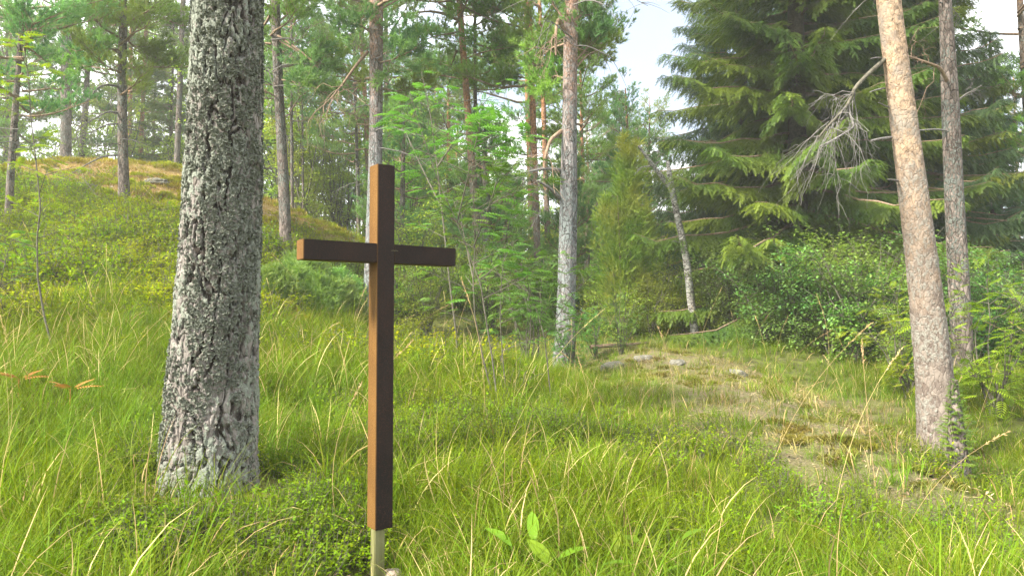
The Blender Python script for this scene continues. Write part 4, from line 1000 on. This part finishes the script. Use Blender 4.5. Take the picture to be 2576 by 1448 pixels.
# ------------------------------------------------------------------ stones
def stone(x, y, sx, sy, sz, mat, label, seed, sink=.3, name='stone'):
    import bmesh
    from mathutils import noise as mnoise
    bm = bmesh.new(); bmesh.ops.create_icosphere(bm, subdivisions=5, radius=1)
    for v in bm.verts:
        c = v.co.copy(); c = Vector([math.copysign(abs(q) ** .75, q) for q in c]) * .9
        k = mnoise.noise(c * 1.3 + Vector((seed, 0, 0))) * .28 + mnoise.noise(c * 3.5 + Vector((0, seed, 0))) * .10 + mnoise.noise(c * 9 + Vector((0, 0, seed))) * .03
        c = c * (1 + k); v.co = Vector((c.x * sx, c.y * sy, c.z * sz))
    me = bpy.data.meshes.new(name); bm.to_mesh(me); bm.free(); me.materials.append(mat)
    for p in me.polygons: p.use_smooth = True
    o = link(name, me); o.location = (x, y, tz(x, y) + sz * (1 - 2 * sink)); o.rotation_euler = (0, 0, seed)
    return tag(o, label, 'stone')
q = P(985, 1448, 3.02); o = stone(q[0], q[1], .055, .05, .05, M['pink_stone'], 'pale pinkish stone at the foot of the cross stake', 1.3, .3)
q = hit(1545, 925); stone(q[0], q[1], .22, .18, .13, M['stone'], 'grey granite lump at the left end of the bare mound', 2.1, .60)
q = hit(1620, 905); stone(q[0], q[1], .16, .14, .08, M['stone'], 'flat grey stone just right of the granite lump', 3.7, .60)
q = hit(1705, 915); stone(q[0], q[1], .15, .12, .07, M['stone'], 'lichen-pale stone at the middle of the mound top', 4.4, .60)
q = hit(1850, 940); stone(q[0], q[1], .14, .12, .06, M['stone'], 'low pale stone on the sloping side of the bare mound', 5.9, .5)
for k, (px, py, d, s) in enumerate([(395,470,17,.28),(215,470,16,.35),(450,560,13,.3),(250,535,14,.3)]):
    q = P(px, py, d); stone(q[0], q[1], s, s * .7, s * .32, M['stone'], ['grey rock slab near the crest beside the thick trunk', 'grey rock on the hill left of the slim pine', 'grey rock on the slope next to the thick trunk', 'grey rock below the slim pine on the hill'][k], 6.3 + k, .5)

# fallen stick on the mound
q = hit(1555, 885); mb = MB(); a = np.array([[-.45, -.05, .06], [-.15, 0, .08], [.15, .02, .09], [.5, .05, .13]]); tube(mb, a, [.035, .03, .028, .018], 7)
o = link('fallen_branch', mb.mesh('fallen_branch', [M['limb']])); o.location = (q[0], q[1], tz(q[0], q[1]) + .02); tag(o, 'dark dead branch lying across the top of the bare mound', 'branch')

# ------------------------------------------------------------------ ground cover
def scatter(name, templates, pts, yaw, tilt, scl, label=None):
    n = len(pts); me = bpy.data.meshes.new(name)
    me.vertices.add(n); me.vertices.foreach_set('co', np.asarray(pts, float).ravel())
    rot = np.c_[tilt[:, 0], tilt[:, 1], yaw]
    a = me.attributes.new('rot', 'FLOAT_VECTOR', 'POINT'); a.data.foreach_set('vector', rot.astype(np.float32).ravel())
    a = me.attributes.new('scl', 'FLOAT', 'POINT'); a.data.foreach_set('value', scl.astype(np.float32))
    a = me.attributes.new('pick', 'INT', 'POINT'); a.data.foreach_set('value', (np.arange(n) * 7919 % len(templates)).astype(np.int32))
    o = link(name, me); tag(o, kind='stuff')
    if label: o['label'] = label
    nt = bpy.data.node_groups.new(name, 'GeometryNodeTree')
    nt.interface.new_socket('Geometry', in_out='INPUT', socket_type='NodeSocketGeometry'); nt.interface.new_socket('Geometry', in_out='OUTPUT', socket_type='NodeSocketGeometry')
    gi, go = nt.nodes.new('NodeGroupInput'), nt.nodes.new('NodeGroupOutput')
    inst = nt.nodes.new('GeometryNodeInstanceOnPoints'); jn = nt.nodes.new('GeometryNodeJoinGeometry')
    for t in templates:
        oi = nt.nodes.new('GeometryNodeObjectInfo'); oi.inputs['Object'].default_value = t; oi.inputs['As Instance'].default_value = True
        nt.links.new(oi.outputs['Geometry'], jn.inputs[0])
    def named(nm, typ):
        q = nt.nodes.new('GeometryNodeInputNamedAttribute'); q.data_type = typ; q.inputs['Name'].default_value = nm
        return [s for s in q.outputs if s.enabled and s.name == 'Attribute'][0]
    e2r = nt.nodes.new('FunctionNodeEulerToRotation'); nt.links.new(named('rot', 'FLOAT_VECTOR'), e2r.inputs[0])
    nt.links.new(gi.outputs[0], inst.inputs['Points']); nt.links.new(jn.outputs[0], inst.inputs['Instance'])
    inst.inputs['Pick Instance'].default_value = True
    nt.links.new(named('pick', 'INT'), inst.inputs['Instance Index']); nt.links.new(e2r.outputs[0], inst.inputs['Rotation']); nt.links.new(named('scl', 'FLOAT'), inst.inputs['Scale'])
    nt.links.new(inst.outputs[0], go.inputs[0])
    md = o.modifiers.new('cover', 'NODES'); md.node_group = nt
    return o
def templ(name, mb, mats): return bpy.data.objects.new(name, mb.mesh(name, mats))

def grass_tuft(seed, n, h, lean, w=.0045, rad=.07):
    rng = np.random.default_rng(seed); mb = MB()
    wind = rng.random() * 6.283
    for j in range(n):
        a0 = rng.random() * 6.283; b = np.array([math.cos(a0), math.sin(a0), 0]) * rad * rng.random() ** .5
        az = wind + rng.normal() * 1.2; L = h * (.5 + .65 * rng.random()); c = lean * (.35 + 1.1 * rng.random())
        s = np.linspace(0, 1, 6); th = c * (.25 + 1.1 * s ** 1.2)           # angle from vertical grows along the blade
        dz, dr = np.cos(th) * L / 5, np.sin(th) * L / 5
        z = np.r_[0, np.cumsum(dz[:-1])]; r_ = np.r_[0, np.cumsum(dr[:-1])]
        p = b + np.c_[np.cos(az) * r_, np.sin(az) * r_, z]
        tw = az + 1.57 + rng.normal() * .5; sd = np.array([math.cos(tw), math.sin(tw), rng.normal() * .2])
        wd = w * (.6 + .8 * rng.random()) * np.array([.8, 1, 1, .85, .55, .08])
        v = np.r_[p - sd * wd[:, None] / 2, p + sd * wd[:, None] / 2]; i = np.arange(5)
        base = np.clip(.42 + .27 * rng.normal(), 0, 1); var = np.clip(base - .3 + .45 * s, 0, 1)  # blade colour painted darker towards the root, as shade between blades
        mb.add(v, np.c_[i, i + 6, i + 7, i + 1], np.r_[var, var], 1 if rng.random() < .05 else 0)
    return mb
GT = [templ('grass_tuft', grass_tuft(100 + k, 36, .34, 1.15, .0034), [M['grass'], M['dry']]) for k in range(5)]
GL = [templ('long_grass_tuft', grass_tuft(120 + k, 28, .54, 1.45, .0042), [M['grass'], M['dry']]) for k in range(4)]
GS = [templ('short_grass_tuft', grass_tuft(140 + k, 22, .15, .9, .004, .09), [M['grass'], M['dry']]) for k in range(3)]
def stalk(seed, h):
    rng = np.random.default_rng(seed); mb = MB(); s = np.linspace(0, 1, 9); b = .10 + .5 * rng.random() ** 2; az = rng.random() * 6.28
    r_ = b * h * s ** 2.2; p = np.c_[np.cos(az) * r_, np.sin(az) * r_, h * s * (1 - .18 * b * s)]
    tube(mb, p, np.linspace(.0012, .0007, 9), 4, .55, 0, False)
    n = 34; q, d = along(p, 1 - .16 * rng.random(n)); dd = norm(d + rng.normal(size=(n, 3)) * .33)
    T = leaf_shape(.015, .0034, .2, .1, 2)
    stamp(mb, T, frames(dd, rng), q, .7 + .6 * rng.random(n), np.clip(.6 + .2 * rng.normal(size=n), 0, 1), 0)
    return mb
SK = [templ('seed_stalk', stalk(200 + k, .62 + .07 * k), [M['dry']]) for k in range(6)]
def berry(seed, n, h, r):
    rng = np.random.default_rng(seed); mb = MB(); tp, td = [], []
    for j in range(n):
        a0 = rng.random() * 6.283; b = np.array([math.cos(a0), math.sin(a0), 0]) * r * .5 * rng.random() ** .5
        e = b + np.outer(np.linspace(0, 1, 5), np.array([math.cos(a0) * r * .6 * rng.random(), math.sin(a0) * r * .6 * rng.random(), h * (.5 + .6 * rng.random())])) + np.cumsum(rng.normal(size=(5, 3)), 0) * .012
        tube(mb, e, np.linspace(.0022, .001, 5), 3, .3, 1, False)
        m = 9; q, d = along(e, .3 + .7 * rng.random(m)); tp.append(q + rng.normal(size=(m, 3)) * .012); td.append(norm(d * .4 + rng.normal(size=(m, 3)) * [1, 1, .3]))
    tp, td = np.concatenate(tp), np.concatenate(td)
    stamp(mb, BERRY_T, frames(td, rng, (0, 0, 1)), tp, .75 + .6 * rng.random(len(tp)), np.clip(.45 + .22 * rng.normal(size=len(tp)), 0, 1), 0)
    return mb
BT = [templ('blueberry_sprig', berry(220 + k, 20, .17, .18), [M['berry'], M['stem']]) for k in range(4)]
def moss_tuft(seed):
    rng = np.random.default_rng(seed); mb = MB(); n = 60
    a0 = rng.random(n) * 6.283; r_ = .16 * rng.random(n) ** .5
    p = np.c_[np.cos(a0) * r_, np.sin(a0) * r_, .03 * (1 - (r_ / .16) ** 2)]
    d = np.c_[np.cos(a0) * r_ * 4, np.sin(a0) * r_ * 4, np.ones(n)] + rng.normal(size=(n, 3)) * .4
    stamp(mb, tuft_template(9, .035, .008, .8, .035, seed), frames(d, rng), p, .8 + .8 * rng.random(n), np.clip(.5 + .2 * rng.normal(size=n), 0, 1), 0)
    return mb
MT = [templ('moss_tuft', moss_tuft(240 + k), [M['moss']]) for k in range(4)]
def litter_bits(seed):
    rng = np.random.default_rng(seed); mb = MB(); n = 40
    p = np.c_[(rng.random((n, 2)) - .5) * .4, .004 + .015 * rng.random(n)]
    d = rng.normal(size=(n, 3)) * [1, 1, .12]
    stamp(mb, leaf_shape(.05, .012, .2, .1, 2), frames(d, rng, (0, 0, 1)), p, .4 + .9 * rng.random(n), np.clip(rng.random(n), 0, 1), 0)
    return mb
LT = [templ('litter', litter_bits(260 + k), [M['litter']]) for k in range(3)]

rs = np.random.default_rng(9)
def field(n, dmin, dmax, x0=-250, x1=2826, power=.6, keep=None):
    """random places on the ground inside the wedge of ground the photograph takes in, a little wider"""
    px = x0 + (x1 - x0) * rs.random(n); d = (dmin ** (2 * power) + (dmax ** (2 * power) - dmin ** (2 * power)) * rs.random(n)) ** (1 / (2 * power))
    x = (px - CX) / F * d; y = d.copy()
    if keep is not None:
        k = rs.random(n) < keep(x, y); x, y = x[k], y[k]
    return np.c_[x, y, terrain(x, y) - .01]
TRUNKS = [(P(522, 1228, 3.75), .34), (P(2372, 1170, 5.7), .24), (np.r_[cbase[:2], 0], .05)]
def clear(x, y):
    k = (np.hypot((x - cbase[0] + .03) / .16, (y - cbase[1] + .3) / .42) > 1).astype(float)
    for t, r_ in TRUNKS: k *= (np.hypot(x - t[0], y - t[1]) > r_)
    return k
mound = lambda x, y: zone(x, y, Z_MOUND, .3)
bpatch = lambda x, y: zone(x, y, Z_BERRY, .4)
near_litter = lambda x, y: np.clip(1.25 - edge_dist(x, y, Z_LITTER) / 1.3, 0, 1)
def stake_low(x, y):                                      # trodden grass round the cross and before it
    return np.clip(1.3 - np.hypot((x - cbase[0] + .05) / .45, (y - cbase[1] + .35) / .75), 0, 1)
def put(name, T, pts, lo, hi, tilt=.15, label=None, low=False):
    n = len(pts); sc = lo + (hi - lo) * rs.random(n)
    if low: sc *= (1 - .5 * near_litter(pts[:, 0], pts[:, 1])) * (1 - .62 * stake_low(pts[:, 0], pts[:, 1])) * (.85 + .35 * (fbm(pts[:, 0], pts[:, 1], 1.1, 41) - .3))
    return scatter(name, T, pts, rs.random(n) * 6.283, rs.normal(size=(n, 2)) * tilt, sc, label)
clump = lambda x, y: np.clip(.25 + 1.5 * (fbm(x, y, .9, 11) - .22), .1, 1)
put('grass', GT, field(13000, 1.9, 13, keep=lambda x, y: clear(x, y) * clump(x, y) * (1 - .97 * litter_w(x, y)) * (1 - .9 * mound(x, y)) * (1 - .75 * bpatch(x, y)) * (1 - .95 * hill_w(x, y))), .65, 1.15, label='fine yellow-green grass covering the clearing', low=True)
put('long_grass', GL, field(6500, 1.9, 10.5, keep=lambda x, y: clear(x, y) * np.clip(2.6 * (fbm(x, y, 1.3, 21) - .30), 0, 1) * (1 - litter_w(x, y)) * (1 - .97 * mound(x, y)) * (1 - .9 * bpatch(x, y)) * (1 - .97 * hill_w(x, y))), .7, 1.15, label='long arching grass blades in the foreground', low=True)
put('short_grass', GS, field(9000, 2.0, 22, keep=lambda x, y: clear(x, y) * (.75 - litter_w(x, y) * (.75 - .75 * np.clip(3 * (fbm(x, y, .6, 91) - .45), 0, 1))) * (1 - .93 * hill_w(x, y)) * (1 - .97 * top_w(x, y))), .7, 1.3)
put('dry_grass', SK, field(360, 3.3, 15, keep=lambda x, y: clear(x, y) * .45 * (1 - .7 * hill_w(x, y)) * (1 - .7 * mound(x, y)) * (1 - .6 * litter_w(x, y))), .75, 1.3, .22, 'dry straw-coloured grass stalks with seed heads')
hb = field(9000, 6.5, 17, -300, 1300, keep=lambda x, y: np.clip(hill_w(x, y) * (1 - top_w(x, y)) * 3.2 * (fbm(x, y, 1.1, 31) - .28), .02, .9))
BH = [templ('hill_shrub', berry(230 + k, 18, .15, .18), [M['heath'], M['stem']]) for k in range(4)]
put('hill_heather', BT, field(4500, 7, 15.5, -300, 1300, keep=lambda x, y: np.clip(hill_w(x, y) * (1 - top_w(x, y)) * 5 * (fbm(x, y, 1.7, 36) - .47), 0, 1)), 1.7, 2.9, label='darker clumps of taller shrub on the hillside')
put('hill_shrub_cover', BH, hb, 1.4, 2.4, label='low green shrubs and heather covering the hillside')
put('blueberry_cover', BT, np.r_[field(16000, 2.2, 6.5, keep=lambda x, y: clear(x, y) * (np.hypot(x - P(522, 1228, 3.75)[0], y - 3.55) > .5) * (1 - litter_w(x, y)) * np.clip(2.6 * (fbm(x, y, .5, 51) - .27), .02, 1) * np.maximum(mound(x, y), np.maximum(bpatch(x, y), .01 + .30 * np.clip(4 * (fbm(x, y, .8, 53) - .52), 0, 1)))), field(3000, 6.5, 17, -300, 1300, keep=lambda x, y: hill_w(x, y) * (1 - top_w(x, y)))], .6, 1.0, label='low blueberry shrubs with small oval leaves')
put('moss', MT, np.r_[field(9000, 7, 23, -300, 1000, keep=lambda x, y: np.clip(hill_w(x, y) - .85 * top_w(x, y), 0, 1))], .8, 1.6, label='yellow-green moss on the hill and around the trunks')
RMT = [templ('olive_moss', moss_tuft(250 + k), [M['olive_moss']]) for k in range(3)]
put('rock_moss', RMT, field(2600, 4, 14.5, keep=lambda x, y: litter_w(x, y) * np.clip(3.2 * (fbm(x, y, .9, 95) - .40), 0, 1)), .35, .7, label='flat olive moss cushions on the bare mound')
put('needle_litter', LT, np.r_[field(5000, 4, 15, keep=lambda x, y: litter_w(x, y)), field(3500, 14, 24, -300, 1000, keep=lambda x, y: top_w(x, y)), field(900, 2.2, 5, keep=lambda x, y: .4 * mound(x, y))], .4, .9, label='fallen needles and dry leaves on the bare ground')

DS = [templ('brown_tuft', grass_tuft(160 + k, 26, .09, 1.0, .006, .12), [M['brown_grass'], M['dry']]) for k in range(3)]
put('dry_turf', DS, field(3500, 13, 24, -300, 1000, keep=lambda x, y: top_w(x, y)), .8, 1.6, label='short brown dry turf on the crest of the hill')
MS = [templ('straw_tuft', grass_tuft(170 + k, 22, .10, 1.35, .0034, .11), [M['straw_turf'], M['dry']]) for k in range(4)]
put('straw_turf', MS, field(5200, 4, 14.5, keep=lambda x, y: litter_w(x, y) * np.clip(.25 + 2.4 * (fbm(x, y, .7, 97) - .30), .1, 1)), .7, 1.5, label='dry straw-coloured turf over the low mound')
# broad-leaved plants in the foreground grass
def broad_plant(px, py, leaves, label):
    q = hit(px, py + 95); base = np.array([q[0], q[1], tz(q[0], q[1])]); mb = MB(); rng = np.random.default_rng(int(px))
    for az, el, L, w in leaves:
        st = np.array([0, 0, 0.0]); d = np.array([math.cos(az) * math.cos(el), math.sin(az) * math.cos(el), math.sin(el)])
        k = .09 + .05 * rng.random(); tube(mb, np.array([[0, 0, -.02], d * k * .5 + [0, 0, k * .5], d * k + [0, 0, k]]), .0025, 5, .4)
        L, w = L * .72, w * .72; stamp(mb, leaf_shape(L, w, .28, .35, 8), frames(d[None], rng, (0, 0, 1)), [d * k + [0, 0, k]], [1.], [.5 + .2 * rng.normal()], 0)
    o = link('broad_leaf_plant', mb.mesh('broad_leaf_plant', [M['broad']])); o.location = base
    return tag(o, label, 'plant')
broad_plant(1345, 1440, [(2.6, .7, .17, .06), (1.6, .95, .19, .065), (.3, .6, .18, .06), (3.6, .5, .16, .05)], 'largest broad-leaved plant in the grass right of the cross')
broad_plant(1250, 1425, [(-2.2, .8, .13, .045), (.2, .6, .12, .04)], 'small broad-leaved plant close to the cross foot')
broad_plant(1425, 1475, [(2.4, .8, .18, .075), (-.3, .5, .15, .05)], 'broad-leaved plant with wide leaves at the bottom edge')
broad_plant(1545, 1440, [(1.3, 1.0, .12, .045), (-.4, .5, .12, .04)], 'broad-leaved shoot with an upright leaf in the bottom grass')
broad_plant(1610, 1470, [(.3, .55, .15, .045)], 'single slanting broad leaf at the bottom edge')
broad_plant(1660, 1400, [(.4, .55, .16, .07), (2.2, .4, .14, .06), (-1.2, .3, .14, .07)], 'bluish broad-leaved plant furthest right in the grass')
# dead ferns at the left
FT = pinnate(.30, 9, .06, .018)
for px, py, lab in [(175, 1080, 'curled rust-brown dead fern frond in the grass at left'), (45, 1050, 'withered brown fern at the left edge of the grass')]:
    q = hit(px, py); mb = MB(); rng = np.random.default_rng(px); d = np.array([[1, .2, .5], [-.8, .3, .6], [.1, -.9, .6], [.5, .7, .8]])
    stamp(mb, FT, frames(d, rng, (0, 0, 1)), np.tile([[0, 0, .12]], (4, 1)), [.55, .5, .6, .45], [.5, .7, .4, .6], 0)
    tube(mb, [[0, 0, -.03], [0, 0, .13]], .004, 5, .4)
    o = link('dead_fern', mb.mesh('dead_fern', [M['fern_dead']])); o.location = (q[0], q[1], tz(q[0], q[1]) + .12); tag(o, lab, 'fern')

# ------------------------------------------------------------------ air
import bmesh
bm = bmesh.new(); bmesh.ops.create_cube(bm, size=1)
for v in bm.verts: v.co = Vector((v.co.x * 1000, 160 + v.co.y * 1000, 12 + v.co.z * 36))
hm, hnt = nodes('haze_air')
hv = nd(hnt, 'ShaderNodeVolumePrincipled', {'Color': (.93, .96, .95, 1), 'Density': HAZE, 'Anisotropy': .2})
ho = hnt.nodes.new('ShaderNodeOutputMaterial'); hnt.links.new(hv.outputs[0], ho.inputs['Volume'])
tag(bm_obj('haze', bm, [hm], None), kind='stuff')
